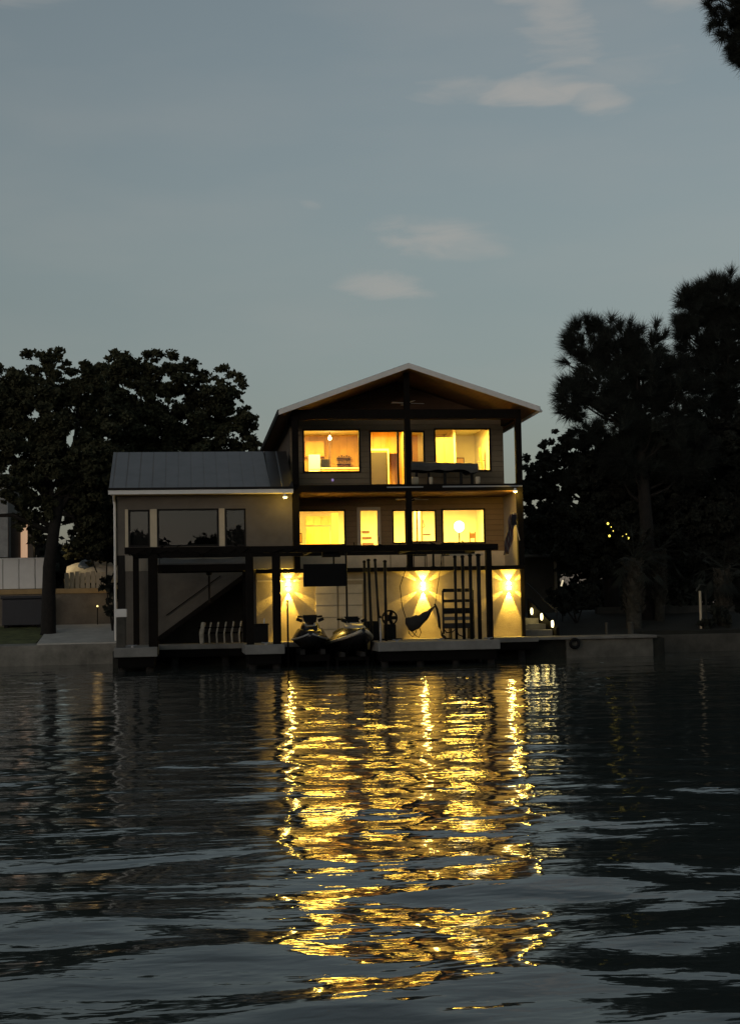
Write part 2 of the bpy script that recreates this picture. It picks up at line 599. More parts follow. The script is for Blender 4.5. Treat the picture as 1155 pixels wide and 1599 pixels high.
def build_water():
    # one sheet: fine where the waves are seen from near, coarse towards the horizon
    xs_f = np.arange(-17, 18.001, 0.07)
    left = -17 - np.cumsum(np.geomspace(0.15, 60, 30))[::-1]
    right = 18 + np.cumsum(np.geomspace(0.15, 60, 30))
    xs = np.concatenate([left, xs_f, right])
    ys = [-46.5]
    while ys[-1] < 5:
        ys.append(ys[-1] + max(0.028, 0.0036 * (ys[-1] + 52)))
    ys = np.array(ys)
    back = -46.5 - np.cumsum(np.geomspace(0.1, 40, 26))[::-1]
    ys = np.concatenate([back, ys])
    X, Y = np.meshgrid(xs, ys)
    fade = np.clip((X + 22) / 5, 0, 1) * np.clip((23 - X) / 5, 0, 1) * np.clip((Y + 49.5) / 3, 0, 1)
    calm = 0.55 + 0.45 * np.clip((-Y - 6) / 22, 0, 1)
    r = random.Random(5)
    lam1 = [math.exp(r.uniform(math.log(1.3), math.log(3.6))) for _ in range(14)]
    lam2 = [math.exp(r.uniform(math.log(0.34), math.log(1.2))) for _ in range(34)]
    gust = 0.65 + 0.35 * np.sin(X * 0.21 + 1.0 + 0.5 * np.sin(Y * .17)) * np.sin(Y * 0.27 + 0.4)
    near = 0.42 + 0.58 * np.clip((-Y - 37) / 6, 0, 1)
    Z = near * wave_height(X, Y, lam1, SWELL, 11, 0.45) + (0.75 + 0.25 * calm) * wave_height(X, Y, lam2, CHOP, 23, 0.62) * gust
    lam3 = [math.exp(r.uniform(math.log(0.7), math.log(1.7))) for _ in range(18)]
    Z = Z + wave_height(X, Y, lam3, 0.026, 41, 0.38) * (0.35 + 0.65 * np.clip((-Y - 14) / 20, 0, 1))
    Z = Z * fade
    o = grid_obj('water', X, Y, Z, water_material())
    tag(o, kind='structure')


SWELL, CHOP = 0.030, 0.042
build_water()

# ------------------------------------------------------------------ ground
def ground_z(x, y):
    if x < -9.0:
        if y < 9.99:
            return 0.70 + 0.70 * min(1, max(0, (y - 4.2) / 5.3))
        return 2.72
    if x < 5.6:
        return 0.55 if y < 12 else 1.5
    return 0.62 + 0.95 * min(1, max(0, (y - 1.0) / 8)) + 0.03 * math.sin(x * 1.3) * min(1, max(0, y - 2))


def build_ground():
    xs = [-700, -250, -90, -45, -30] + list(np.arange(-22, -9.1, 0.5)) + [-9.01, -8.99] + list(np.arange(-8, 5.4, 1.5)) + [5.59, 5.61] + list(np.arange(6, 10.2, 0.5)) + [10.29, 10.31] + list(np.arange(11, 26, 0.7)) + [30, 45, 90, 250, 700]
    ys = [-1.0, 0, 1, 2, 2.6, 3.3, 4.25] + list(np.arange(4.8, 9.9, 0.6)) + [9.98, 10.02] + list(np.arange(11, 24, 1.2)) + [30, 45, 80, 150, 300, 700, 1500]
    X, Y = np.meshgrid(np.array(xs, float), np.array(ys, float))
    yf = np.where(X < -9.0, 4.25, np.where(X < 10.3, -1.0, 2.6))
    Y = np.maximum(Y, yf)
    Z = np.array([[ground_z(x, y) for x, y in zip(rx, ry)] for rx, ry in zip(X, Y)])
    X = np.vstack([X[:1], X]); Y = np.vstack([Y[:1] - 0.02, Y]); Z = np.vstack([Z[:1] * 0 - 1.7, Z])
    tag(grid_obj('ground', X, Y, Z, M_soil), kind='structure')
    b = MB().box(-700, 700, -300, 60, -1.9, -1.5)
    tag(b.build('lake_bed', M_soil), kind='structure')
    # far shore behind the camera
    b = MB()
    X, Y = np.meshgrid(np.linspace(-700, 700, 60), np.array([-151., -150, -160, -300, -900]))
    Z = np.where(Y > -150.5, -1.0, np.where(Y > -155, 0.6, 1.5))
    Y = np.where(Y == -151., -149.5, Y)
    Z = np.where(Y > -149.8, -1.0, 0.9)
    tag(grid_obj('far_bank', X, Y, Z, M_soil), kind='structure')
    # lawn on the left bank, clear of the ramp
    X, Y = np.meshgrid(np.linspace(-40, -12.2, 60), np.linspace(4.3, 9.95, 30))
    X = np.where(X > -12.4, -12.15 + 0.04 * (Y - 4), X)
    Z = np.array([[ground_z(x, y) + 0.03 for x, y in zip(rx, ry)] for rx, ry in zip(X, Y)])
    tag(grid_obj('lawn', X, Y, Z, M_grass), kind='structure')


build_ground()

# seawalls and ramp
b = MB().xprism([(3.9, -1.2), (3.9, 0.74), (4.4, 0.80), (4.6, 0.80), (4.6, -1.2)][::-1], -60, -9.02)
tag(b.build('seawall_left', mat('pale seawall concrete', (0.20, 0.195, 0.17), 0.92, var=0.4, scale=1.5, bump=0.012, bscale=12), bevel=0.02), kind='structure')
b = MB().box(10.15, 60, 2.35, 2.75, -1.2, 0.66)
tag(b.build('seawall_right', M_seawall, bevel=0.03), kind='structure')
b = MB().xprism([(4.0, 0.80), (9.6, 1.46), (9.6, 1.0), (4.0, 0.5)], -12.0, -8.95)
tag(b.build('concrete_ramp', M_ramp, bevel=0.015), kind='structure')

# ------------------------------------------------------------------ dock
dock = thing('boat_dock', 'long low concrete topped boat dock with open slips in front of the house', 'dock', (-1.5, -2, 0))
D = 0.76
MB().box(-8.9, 5.55, -1.8, 0.14, D - 0.16, D).build('deck', M_concrete, dock, bevel=0.012)
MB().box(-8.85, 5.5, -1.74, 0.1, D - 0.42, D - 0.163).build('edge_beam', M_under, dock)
for x0, x1 in ((-8.77, -7.42), (-4.66, -3.41), (-0.42, 3.56)):
    MB().box(x0, x1, -4.8, -1.803, D - 0.30, D).build('finger_pier', mat('pale dock fascia', (0.19, 0.19, 0.18), 0.85, var=0.2, scale=2, bump=.006), dock, bevel=0.02)
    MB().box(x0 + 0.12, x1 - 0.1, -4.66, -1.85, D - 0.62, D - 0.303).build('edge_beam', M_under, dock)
    for y in (-4.45, -2.3):
        nx = max(2, int((x1 - x0) / 1.1) + 1)
        for k in range(nx):
            x = x0 + 0.25 + (x1 - x0 - 0.5) * k / (nx - 1)
            MB().tube([(x, y, -1.5), (x, y, D - 0.62)], 0.12, 10).build('piling', M_bark, dock, smooth=True)
for k in range(9):
    x = -8.6 + 1.7 * k
    MB().tube([(x, -1.5, -1.5), (x, -1.5, D - 0.4)], 0.13, 10).build('piling', M_bark, dock, smooth=True)
MB().box(5.56, 9.95, -1.25, 1.2, D - 0.12, D - 0.02).build('walkway', M_concrete, dock, bevel=0.02)
MB().box(6.7, 9.85, -1.12, 1.1, -1.2, D - 0.123).build('footing_wall', mat('grey footing concrete', (0.11, 0.105, 0.09), 0.92, var=0.4, scale=1.6, bump=0.012, bscale=12), dock, bevel=0.03)
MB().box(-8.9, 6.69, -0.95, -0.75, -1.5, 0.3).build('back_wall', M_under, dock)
tyre = MB()
n = 20
rings = []
for i in range(n + 1):
    t = 2 * math.pi * i / n
    c = Vector((6.95 + 0.15 * math.cos(t), -1.31, 0.5 + 0.15 * math.sin(t)))
    rings.append([c + Vector((math.cos(t) * math.cos(a), math.sin(a), math.sin(t) * math.cos(a))) * 0.055 for a in [2 * math.pi * k / 8 for k in range(8)]])
tyre.loft(rings, False)
tag(tyre.build('bumper_tyre', M_black, smooth=True), 'small black tyre hung as a bumper on the dock edge right of the house', 'tyre')

for x in (-8.2, -4.0, 0.2, 1.6, 3.2):
    MB().tube([(x - .14, -4.7, D + .07), (x, -4.7, D + .055), (x + .14, -4.7, D + .07)], .02, 6).box(x - .04, x + .04, -4.73, -4.67, D + .002, D + .05).build('cleat', M_metal, dock)
# ------------------------------------------------------------------ house
house = thing('lake_house', 'two storey lake house with gabled roof, glowing windows and a low metal roofed wing', 'house', (0, 5, 0.7))
ZG, Z1, Z2, ZT = 0.76, 3.3, 6.25, 8.95
XL, XR = -2.72, 5.5
holes_up = [(-2.16, -0.01, 6.92, 8.56), (0.33, 1.68, 6.42, 8.50), (1.88, 2.42, 7.26, 8.48), (2.78, 4.94, 6.93, 8.57)]
holes_lo = [(-2.38, -0.61, 4.21, 5.55), (-0.18, 0.70, 3.36, 5.62), (1.14, 1.66, 4.25, 5.52), (1.84, 2.79, 4.29, 5.50), (3.0, 4.65, 4.22, 5.54)]
w = holed_wall(MB(), -2.62, 5.42, Z2, ZT, 2.5, 2.65, holes_up)
w.build('wall', M_wall_tan, house)
w = holed_wall(MB(), -2.62, 5.42, Z1 + 0.004, Z2 - 0.3, 2.5, 2.65, holes_lo)
w.build('wall', siding('warm tan lap siding', (0.26, 0.17, 0.08), 0.2), house)
# gable infill behind the porch
MB().prism([(-2.62, ZT + 0.003), (5.42, ZT + 0.003), (1.4, 10.28)], 2.5, 2.65).build('gable_wall', M_gable, house)
# side and rear walls of the tall block
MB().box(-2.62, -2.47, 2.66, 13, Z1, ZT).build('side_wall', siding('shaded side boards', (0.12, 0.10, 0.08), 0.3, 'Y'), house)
MB().box(5.27, 5.42, 2.66, 13, 0.6, ZT).build('side_wall', M_wall_tan, house)
MB().box(-2.46, 5.26, 12.85, 13, 0.6, ZT).build('rear_wall', M_wall_tan, house)
MB().prism([(-2.62, ZT), (5.42, ZT), (1.4, 10.28)], 12.85, 13).build('gable_wall', M_gable, house)
# roof slopes with fascia
ap, zl, zr = 1.4, 8.87, 8.97
xl, xr, za = -3.23, 6.08, 10.52
for x0, z0, tagn in ((xl, zl, 0), (xr, zr, 1)):
    nvec = 0.10
    b = MB()
    poly = [(x0, z0 - nvec), (x0, z0), (ap, za), (ap, za - nvec)]
    if x0 < ap:
        poly = poly[::-1]
    b.prism(poly, -0.62, 13.5)
    b.build('roof', M_roof_dark, house)
    # underside boards
    b = MB()
    poly = [(x0 + (0.06 if x0 < ap else -0.06), z0 - nvec - 0.045), (x0 + (0.06 if x0 < ap else -0.06), z0 - nvec - 0.003), (ap, za - nvec - 0.025), (ap, za - nvec - 0.065)]
    if x0 < ap:
        poly = poly[::-1]
    b.prism(poly, -0.55, 13.4)
    b.build('soffit', M_brownwood, house)
    # white rake board
    b = MB()
    poly = [(x0, z0 - 0.20), (x0, z0 - 0.015), (ap, za - 0.015), (ap, za - 0.20)]
    if x0 < ap:
        poly = poly[::-1]
    b.prism(poly, -0.68, -0.623)
    b.build('rake_board', M_white, house)
    # eave board down the side
    s_ = -1 if x0 < ap else 1
    MB().box(min(x0, x0 + s_ * 0.04), max(x0, x0 + s_ * 0.04), -0.62, 13.5, z0 - 0.22, z0 - 0.01).build('eave_board', M_white if x0 > ap else M_roof_dark, house)
    MB().tube([(x0 + s_ * .03, -0.5, z0 - 0.1), (x0 + s_ * .12, -0.5, z0 - .2)], .05).build('gutter', M_white, house) if x0 > ap else None
# porch timber frame
MB().box(-2.74, 5.52, -0.12, 0.12, 8.58, 8.93).build('tie_beam', M_darkwood, house, bevel=0.01)
for x in (-2.62, 1.39, 5.42):
    top = 8.58 if abs(x - 1.39) > 0.1 else 10.25
    wd = 0.11 if abs(x - 1.39) > 0.1 else 0.10
    MB().box(x - wd, x + wd, -0.11 if x != 1.39 else -0.135, 0.11, Z2 + 0.003, top).build('post', M_darkwood, house, bevel=0.01)
    MB().box(x - wd, x + wd, -0.11, 0.11, Z1 + 0.003, Z2 - 0.25).build('post', M_darkwood, house, bevel=0.01)
for x in (-2.62, 5.42):
    MB().box(x - 0.09, x + 0.09, 0.125, 2.49, 8.64, 8.88).build('plate_beam', M_darkwood, house)
# upper deck: edge, floor and lower porch ceiling
MB().box(-2.74, 5.52, -0.14, -0.02, 6.0, 6.23).build('deck_edge', M_darkwood, house, bevel=0.006)
MB().box(-2.72, 5.5, -0.02, 2.49, 6.12, 6.25).build('upper_deck', M_darkwood, house)
MB().box(2.6, 5.5, -0.165, -0.143, 6.12, 6.17).build('edge_trim', M_metal, house)
MB().box(0.6, 1.9, -0.165, -0.143, 6.12, 6.16).build('edge_trim', M_metal, house)
MB().box(-2.70, 5.48, -0.01, 2.49, 5.97, 6.117).build('porch_ceiling', siding('brown porch boards', (0.20, 0.10, 0.04), 0.14, 'X', .006, groove=.5), house)
# lower porch floor
MB().box(-2.72, 5.5, -0.13, 2.49, 3.16, 3.3).build('lower_deck', M_darkwood, house, bevel=0.006)
MB().box(-4.06, -2.725, -0.13, -0.06, 3.18, 3.3).build('ledge', M_darkwood, house)
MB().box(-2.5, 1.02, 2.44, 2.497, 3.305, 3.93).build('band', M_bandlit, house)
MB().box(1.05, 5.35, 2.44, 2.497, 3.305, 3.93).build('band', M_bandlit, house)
# side screen of the lower porch
b = MB().box(5.36, 5.42, 0.12, 2.48, 3.31, 5.96)
b.build('side_screen', M_cream, house)
# ground storey
MB().box(-4.06, 5.44, 0.15, 0.3, ZG + 0.003, 3.157).build('ground_wall', M_wall_ground, house)
MB().box(5.29, 5.44, 0.303, 12.8, 0.6, 3.15).build('ground_wall', M_wall_ground, house)
MB().box(5.40, 5.52, 0.02, 0.147, ZG + 0.003, 3.157).build('corner_board', M_darkwood, house)
for x0, x1, z1 in ((-1.98, -1.22, 2.85), (-1.15, -0.32, 2.72)):
    MB().box(x0, x1, 0.11, 0.147, ZG + 0.02, z1).build('storage_door', M_garage, house, bevel=0.006)
MB().box(-4.02, -0.2, 0.128, 0.147, 2.86, 2.92).build('wall_trim', M_cream, house)
# windows and doors
window(house, *holes_up[0], 2.5)
window(house, *holes_up[1], 2.5, mull=(1.40,), name='sliding_door')
window(house, *holes_up[2], 2.5)
window(house, *holes_up[3], 2.5)
window(house, *holes_lo[0], 2.5)
window(house, *holes_lo[2], 2.5, fw=0.05)
window(house, *holes_lo[3], 2.5, fw=0.05)
window(house, *holes_lo[4], 2.5)
d_ = window(house, *holes_lo[1], 2.49, fm=M_cream, fw=0.13, name='glass_door')
MB().tube([(0.60, 2.40, 4.35), (0.60, 2.40, 4.5)], 0.015).build('door_handle', M_blackmetal, d_)
# interior shells
for z0, z1, wallm in ((Z2 + 0.01, 8.9, M_int_white), (Z1 + 0.01, 5.9, M_int_white)):
    yb = 7.2
    MB().box(-2.44, 5.24, 2.66, yb, z0 - 0.06, z0).build('interior_floor', M_int_floor, house)
    MB().box(-2.44, 5.24, 2.66, yb, z1, z1 + 0.05).build('interior_ceiling', M_int_white, house)
    MB().box(-2.46, -2.44, 2.66, yb, z0, z1).build('interior_wall', M_int_white, house)
    MB().box(5.24, 5.26, 2.66, yb, z0, z1).build('interior_wall', M_int_white, house)
MB().box(-2.44, 2.9, 7.2, 7.28, Z2 + .01, 8.9).build('interior_wall', M_int_wood, house)
MB().box(2.903, 5.24, 7.2, 7.28, Z2 + .01, 8.9).build('interior_wall', M_int_white, house)
MB().box(-2.44, 5.24, 7.2, 7.28, Z1 + .01, 5.9).build('interior_wall', M_int_white, house)
# upper partitions, trims
MB().box(0.42, 0.48, 4.2, 7.19, Z2 + .02, 8.89).build('partition', M_int_wood, house)
MB().box(1.95, 2.03, 4.6, 7.19, Z2 + .02, 8.89).build('partition', M_int_wood, house)
MB().box(0.50, 1.93, 5.9, 6.0, 8.0, 8.89).build('interior_header', M_int_wood, house)
MB().box(2.95, 4.02, 5.3, 5.38, Z2 + .02, 8.55).build('closet_front', M_int_cab, house)
for k in range(3):
    MB().box(3.0 + k * 0.34, 3.31 + k * 0.34, 5.27, 5.297, Z2 + .1, 8.35).build('closet_panel', M_int_wood, house)
MB().box(4.02, 4.10, 5.25, 7.19, Z2 + .02, 8.89).build('partition', M_int_white, house)
# lower partitions
MB().box(-1.78, -0.86, 6.2, 6.28, Z1 + .02, 5.14).build('closet_front', M_int_cab, house)
MB().box(-1.70, -0.94, 6.16, 6.197, Z1 + .1, 5.06).build('closet_panel', M_int_wood, house)
MB().box(-1.80, -0.80, 6.2, 6.3, 5.2, 5.56).build('interior_header', M_int_wood, house)
MB().box(-0.86, -0.60, 5.2, 5.4, Z1 + .02, 5.6).build('interior_post', M_int_cab, house)
MB().box(2.38, 2.46, 3.6, 5.2, Z1 + .02, 5.88).build('partition', M_int_white, house)
MB().box(2.18, 2.24, 3.4, 3.5, Z1 + .02, 5.6).build('interior_post', M_int_cab, house)

# ---- wing
holes_w = [(-8.46, -7.74, 4.14, 5.44), (-7.47, -5.35, 4.14, 5.46), (-5.12, -4.40, 4.12, 5.45)]
holed_wall(MB(), -8.85, -2.76, 3.86, 5.93, 0.0, 0.16, holes_w).build('wall', M_wall_wing, house)
MB().box(-8.85, -8.70, 0.163, 6.0, 0.6, 5.93).build('side_wall', M_wall_wing, house)
MB().box(-8.69, -2.64, 5.85, 6.0, 0.6, 5.93).build('rear_wall', M_wall_wing, house)
MB().box(-8.6, -2.76, 0.02, 0.16, 3.31, 3.857).build('band', M_band, house)
MB().box(-8.85, -8.603, 0.0, 0.16, 0.78, 3.857).build('corner_board', M_frame, house)
MB().box(-8.6, -7.52, 0.03, 0.16, ZG + .003, 3.307).build('ground_wall', M_wall_grey, house)
MB().prism([(-7.517, 0.95), (-4.25, 3.307), (-7.517, 3.307)], 0.03, 0.13).build('stair_side_wall', M_wall_grey, house)
MB().beam((-7.45, 0.0, 0.95), (-4.2, 0.0, 3.27), 0.08, 0.16).build('stair_stringer', M_darkwood, house)
MB().beam((-7.2, -0.03, 1.75), (-5.3, -0.03, 3.1), 0.02, 0.03).build('stair_handrail', M_darkwood, house)
MB().box(-8.5, -4.1, 3.0, 3.1, 0.6, 3.3).build('recess_wall', M_wall_grey, house)
MB().box(-4.16, -4.07, 0.2, 3.0, 0.6, 3.3).build('recess_wall', M_wall_grey, house)
MB().box(-8.6, -2.9, 0.17, 5.8, 3.31, 3.4).build('wing_floor', M_under, house)
for k, h in enumerate(holes_w):
    window(house, *h, 0.02, fw=0.06, glass=GLASS)
for x0, x1 in ((-8.58, -8.48), (-7.72, -7.49), (-5.33, -5.14)):
    MB().box(x0, x1, -0.02, -0.001, 4.14, 5.46).build('window_trim', M_cream, house)
b = MB()
for k, (x0, x1) in enumerate(((-8.46, -7.74), (-5.12, -4.40))):
    b.box(x0 + .06, x1 - .06, 0.2, 0.22, 4.2, 5.4)
b.build('blind', M_frame, house)
# wing interior: the dark of the unlit room is put into its near-black colour
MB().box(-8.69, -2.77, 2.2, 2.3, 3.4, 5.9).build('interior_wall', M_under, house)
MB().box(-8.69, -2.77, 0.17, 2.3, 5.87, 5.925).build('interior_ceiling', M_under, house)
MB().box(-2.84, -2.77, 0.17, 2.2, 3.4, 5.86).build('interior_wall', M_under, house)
# wing roof
sl = (7.77 - 6.14) / 3.5
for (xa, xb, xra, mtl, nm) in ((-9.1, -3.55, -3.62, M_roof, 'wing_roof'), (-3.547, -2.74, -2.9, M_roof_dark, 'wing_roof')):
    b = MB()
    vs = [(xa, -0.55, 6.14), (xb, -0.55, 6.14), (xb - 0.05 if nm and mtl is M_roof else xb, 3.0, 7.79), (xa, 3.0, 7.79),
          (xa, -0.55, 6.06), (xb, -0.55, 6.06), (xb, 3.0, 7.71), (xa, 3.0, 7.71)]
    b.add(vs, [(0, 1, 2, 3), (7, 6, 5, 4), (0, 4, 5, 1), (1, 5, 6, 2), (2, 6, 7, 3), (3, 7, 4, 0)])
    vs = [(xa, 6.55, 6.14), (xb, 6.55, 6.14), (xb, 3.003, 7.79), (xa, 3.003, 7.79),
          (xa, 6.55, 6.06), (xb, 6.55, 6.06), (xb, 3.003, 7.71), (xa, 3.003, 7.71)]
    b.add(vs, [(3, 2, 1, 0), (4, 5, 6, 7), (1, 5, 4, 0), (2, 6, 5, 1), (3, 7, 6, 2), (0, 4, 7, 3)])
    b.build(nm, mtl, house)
MB().box(-9.12, -2.76, -0.62, -0.56, 5.93, 6.075).build('wing_gutter', M_white, house, bevel=0.01)
MB().box(-9.12, -2.76, -0.64, -0.555, 6.08, 6.16).build('roof_edge', M_frame, house)
MB().box(-9.05, -2.76, -0.555, -0.005, 5.935, 5.975).build('wing_soffit', M_cream, house)
MB().xprism([(0.0, 5.94), (3.0, 7.68), (6.0, 5.94)], -8.85, -8.7).build('gable_wall', M_wall_wing, house)
MB().tube([(-8.95, -0.5, 5.93), (-8.95, -0.1, 5.75), (-8.93, -0.06, 5.6), (-8.93, -0.06, 0.9)], 0.045, 8).build('downspout', M_white, house)

# ---- right stair to the garden
MB().box(5.75, 6.82, 1.3, 2.3, 0.7, 0.96).build('step', M_concrete, house, bevel=.01)
MB().box(5.75, 6.82, 2.303, 3.4, 0.7, 1.17).build('step', M_concrete, house, bevel=.01)
MB().box(5.75, 6.82, 3.403, 4.6, 0.7, 1.38).build('step', M_concrete, house, bevel=.01)
MB().xprism([(0.9, 0.7), (0.9, 1.02), (5.4, 2.15), (5.4, 0.7)][::-1], 6.86, 6.98).build('stair_wall', M_darkwood, house)
MB().tube([(6.92, 0.95, 0.9), (6.92, 0.95, 1.62), (6.92, 5.6, 2.75)], 0.025, 8).build('stair_handrail', M_blackmetal, house)
for k, (y, z) in enumerate(((1.35, 1.17), (3.0, 1.43), (4.6, 1.64))):
    q = MB()
    q.loft([[(x, y + 0.13 * math.cos(t), z + 0.13 * math.sin(t)) for t in [2 * math.pi * i / 16 for i in range(16)]] for x in (6.86, 6.82)])
    sl_ = q.build('stair_light', E_stair, house)
    lamp('stair_lamp', 'POINT', (6.6, y, z), 5, house, color=(1, .75, .25), size=.09)

# ---- neighbours on the porches: lights
def sconce(x, z, label, p=60):
    t = thing('wall_sconce', label, 'wall lamp', (x, 0.12, z), 'up and down wall lamps on the ground storey')
    MB().box(x - 0.05, x + 0.05, 0.02, 0.147, z - 0.025, z + 0.025).build('housing', M_blackmetal, t)
    for s in (-1, 1):
        MB().box(x - 0.05, x + 0.05, 0.045, 0.12, z + s * 0.08 - 0.05, z + s * 0.08 + 0.05).build('lens', E_sconce, t)
        yy = 0.095
        # broad vertical fan that grazes the wall, then four slanted rays
        lamp('beam', 'SPOT', (x, yy, z + s * 0.15), p * (7 if s > 0 else 16), t, rot=(0, 0.10, s), size=0.01, spot=math.radians(76 if s > 0 else 50), blend=0.3)
        for r_ in (-1, 1):
            lamp('ray', 'SPOT', (x + r_ * 0.075, yy, z + s * 0.10), p * 3.8, t, rot=(r_ * math.cos(math.radians(33)), 0.10, s * math.sin(math.radians(33))), size=0.006, spot=math.radians(22), blend=0.3)
    lamp('glow', 'POINT', (x, -0.14, z), p * 0.8, t, size=0.07)
    return t


sconce(-2.94, 2.68, 'lit up and down wall lamp left of the hanging television')
sconce(1.86, 2.62, 'lit up and down wall lamp above the slung dark hammock')
sconce(4.97, 2.58, 'lit up and down wall lamp at the right hand corner of the house')

# porch flood lamps
def flood(x, y, z, label, p):
    t = thing('flood_lamp', label, 'flood lamp', (x, y, z), 'small flood lamps under the eaves')
    MB().lathe((x, y, z), [(0.03, 0.1), (0.05, 0.06), (0.09, 0.0)], 12).build('housing', M_white, t, smooth=True)
    MB().lathe((x, y, z - 0.03), [(0.08, 0.025), (0.085, 0.0), (0.05, -0.03)], 12).build('bulb', emis('lit flood bulb', (1, .8, .4), 2.5), t, smooth=True)
    lamp('flood_light', 'POINT', (x, y, z - 0.12), p, t, size=0.05)


flood(-3.05, -0.66, 5.80, 'small lit flood lamp under the right end of the wing gutter', 14)
flood(5.2, -0.30, 5.96, 'small lit flood lamp under the right corner of the upper deck', 30)


def ceiling_fan(x, y, z, label, m, blade_m, n=4, drop=0.18, rot=0.2, L_=0.62):
    t = thing('ceiling_fan', label, 'ceiling fan', (x, y, z), 'ceiling fans')
    MB().tube([(x, y, z), (x, y, z - drop)], 0.02, 8).build('downrod', m, t)
    MB().lathe((x, y, z - drop - 0.16), [(0.05, 0), (0.12, 0.03), (0.12, 0.12), (0.04, 0.16)], 14).build('motor', m, t, smooth=True)
    for k in range(n):
        a = rot + 2 * math.pi * k / n
        dx, dy = math.cos(a), math.sin(a)
        b = MB()
        c = Vector((x, y, z - drop - 0.10))
        u = Vector((dx, dy, 0)); v = Vector((-dy, dx, 0.2)).normalized() * 0.07
        p0, p1 = c + u * 0.12, c + u * L_
        h = Vector((0, 0, 0.012))
        b.add([p0 - v * .6, p0 + v * .6, p1 + v, p1 - v, p0 - v * .6 + h, p0 + v * .6 + h, p1 + v + h, p1 - v + h],
              [(0, 1, 2, 3), (7, 6, 5, 4), (0, 4, 5, 1), (1, 5, 6, 2), (2, 6, 7, 3), (3, 7, 4, 0)])
        b.build('blade', blade_m, t)
    return t


ceiling_fan(1.62, 1.25, 9.62, 'pale ceiling fan hanging in the open gable of the upper porch', M_frame, M_white)
ceiling_fan(1.70, 1.25, 5.96, 'pale ceiling fan under the ceiling of the lower porch', M_frame, M_white, drop=0.06)
ceiling_fan(-0.75, 4.6, 5.9, 'dark ceiling fan inside the lower left window', M_int_dark, M_int_dark, drop=0.1, rot=0.0)

# room lamps
def room_lamp(x, y, z, label, p, r=0.16):
    t = thing('ceiling_lamp', label, 'ceiling lamp', (x, y, z))
    MB().lathe((x, y, z - 0.09), [(0.04, 0), (r, 0.04), (r, 0.07), (r * .9, 0.088)], 16).build('diffuser', E_bulb, t, smooth=True)
    lamp('room_light', 'AREA', (x, y, z - 0.13), p, t, size=1.9)


PW = 3.6
room_lamp(-1.2, 4.4, 8.89, 'lit ceiling lamp in the upper left kitchen', 150 * PW)
room_lamp(1.2, 4.2, 8.89, 'lit ceiling lamp inside the upper sliding door', 90 * PW)
room_lamp(3.6, 4.0, 8.89, 'lit ceiling lamp in the upper right bedroom', 130 * PW)
room_lamp(-1.6, 4.2, 5.89, 'lit ceiling lamp in the lower left room', 95 * PW)
room_lamp(0.6, 4.2, 5.89, 'lit ceiling lamp behind the lower glass door', 100 * PW)
room_lamp(1.75, 4.4, 5.89, 'lit ceiling lamp behind the lower narrow window', 95 * PW)
room_lamp(3.9, 4.2, 5.89, 'lit ceiling lamp in the bright lower right room', 240 * PW)

# ---- things inside the rooms
t = thing('refrigerator', 'white refrigerator seen through the upper left window', 'refrigerator', (-1.4, 5.8, Z2 + .01))
MB().box(-1.68, -1.22, 5.7, 6.3, Z2 + .02, 7.35).build('lower_door', M_appliance, t, bevel=.02)
MB().box(-1.68, -1.22, 5.7, 6.3, 7.37, 7.95).build('upper_door', M_appliance, t, bevel=.02)
MB().box(-1.28, -1.26, 5.66, 5.695, 6.8, 7.3).build('handle', M_metal, t)
t = thing('microwave_oven', 'black microwave oven beside the white refrigerator upstairs', 'microwave', (-1.0, 5.6, 7.4))
MB().box(-1.19, -0.86, 5.6, 6.0, 7.42, 7.75).build('case', M_black, t, bevel=.01)
MB().box(-1.17, -0.95, 5.58, 5.597, 7.46, 7.72).build('door', M_screen, t)
t = thing('kitchen_counter', 'timber kitchen counter holding the black microwave', 'counter', (-0.6, 6.0, Z2))
MB().box(-1.2, 0.38, 5.55, 6.2, Z2 + .02, 7.36).build('base_cabinet', M_int_cab, t)
MB().box(-1.21, 0.39, 5.52, 6.22, 7.363, 7.415).build('worktop', M_int_white, t)
t = thing('wall_cabinet', 'orange timber wall cabinet high in the upper left kitchen', 'cabinet', (-1.3, 6.9, 7.9))
MB().box(-1.72, -0.95, 6.85, 7.19, 8.0, 8.62).build('case', M_int_cab, t)
MB().box(-1.70, -1.36, 6.82, 6.847, 8.02, 8.6).build('door', M_int_cab, t)
MB().box(-1.32, -0.97, 6.82, 6.847, 8.02, 8.6).build('door', M_int_cab, t)
for z, lb in ((7.97, 'upper dark wall shelf in the upper left kitchen'), (7.74, 'lower dark wall shelf in the upper left kitchen')):
    o = MB().box(-0.42, 0.14, 6.9, 7.195, z - 0.04, z).box(-0.40, -0.37, 6.95, 7.195, z - 0.12, z - 0.043).box(0.08, 0.11, 6.95, 7.195, z - 0.12, z - 0.043)
    for k in range(5):
        o.box(-0.36 + k * .1, -0.30 + k * .1, 7.0, 7.1, z + 0.001, z + 0.06 + 0.03 * (k % 2))
    tag(o.build('wall_shelf', M_int_dark), lb, 'shelf')
t = thing('dining_table', 'dark dining table just inside the upper left window', 'table', (-0.75, 4.6, Z2))
MB().box(-1.45, -0.12, 4.2, 5.1, 7.0, 7.06).build('table_top', M_int_dark, t, bevel=.01)
for x in (-1.38, -0.19):
    for y in (4.27, 5.03):
        MB().box(x - .03, x + .03, y - .03, y + .03, Z2 + .02, 6.997).build('leg', M_int_dark, t)
MB().lathe((-0.78, 4.6, 7.065), [(0.05, 0), (0.09, .05), (0.05, .12), (0.07, .16)], 12).build('bowl', M_int_dark, t) if False else None
t = thing('pendant_lamp', 'small lit pendant lamp on a dark stem in the upper left kitchen', 'pendant lamp', (-0.8, 6.0, 8.0))
MB().tube([(-0.8, 6.0, 8.89), (-0.8, 6.0, 8.75)], .012).build('cord', M_int_dark, t)
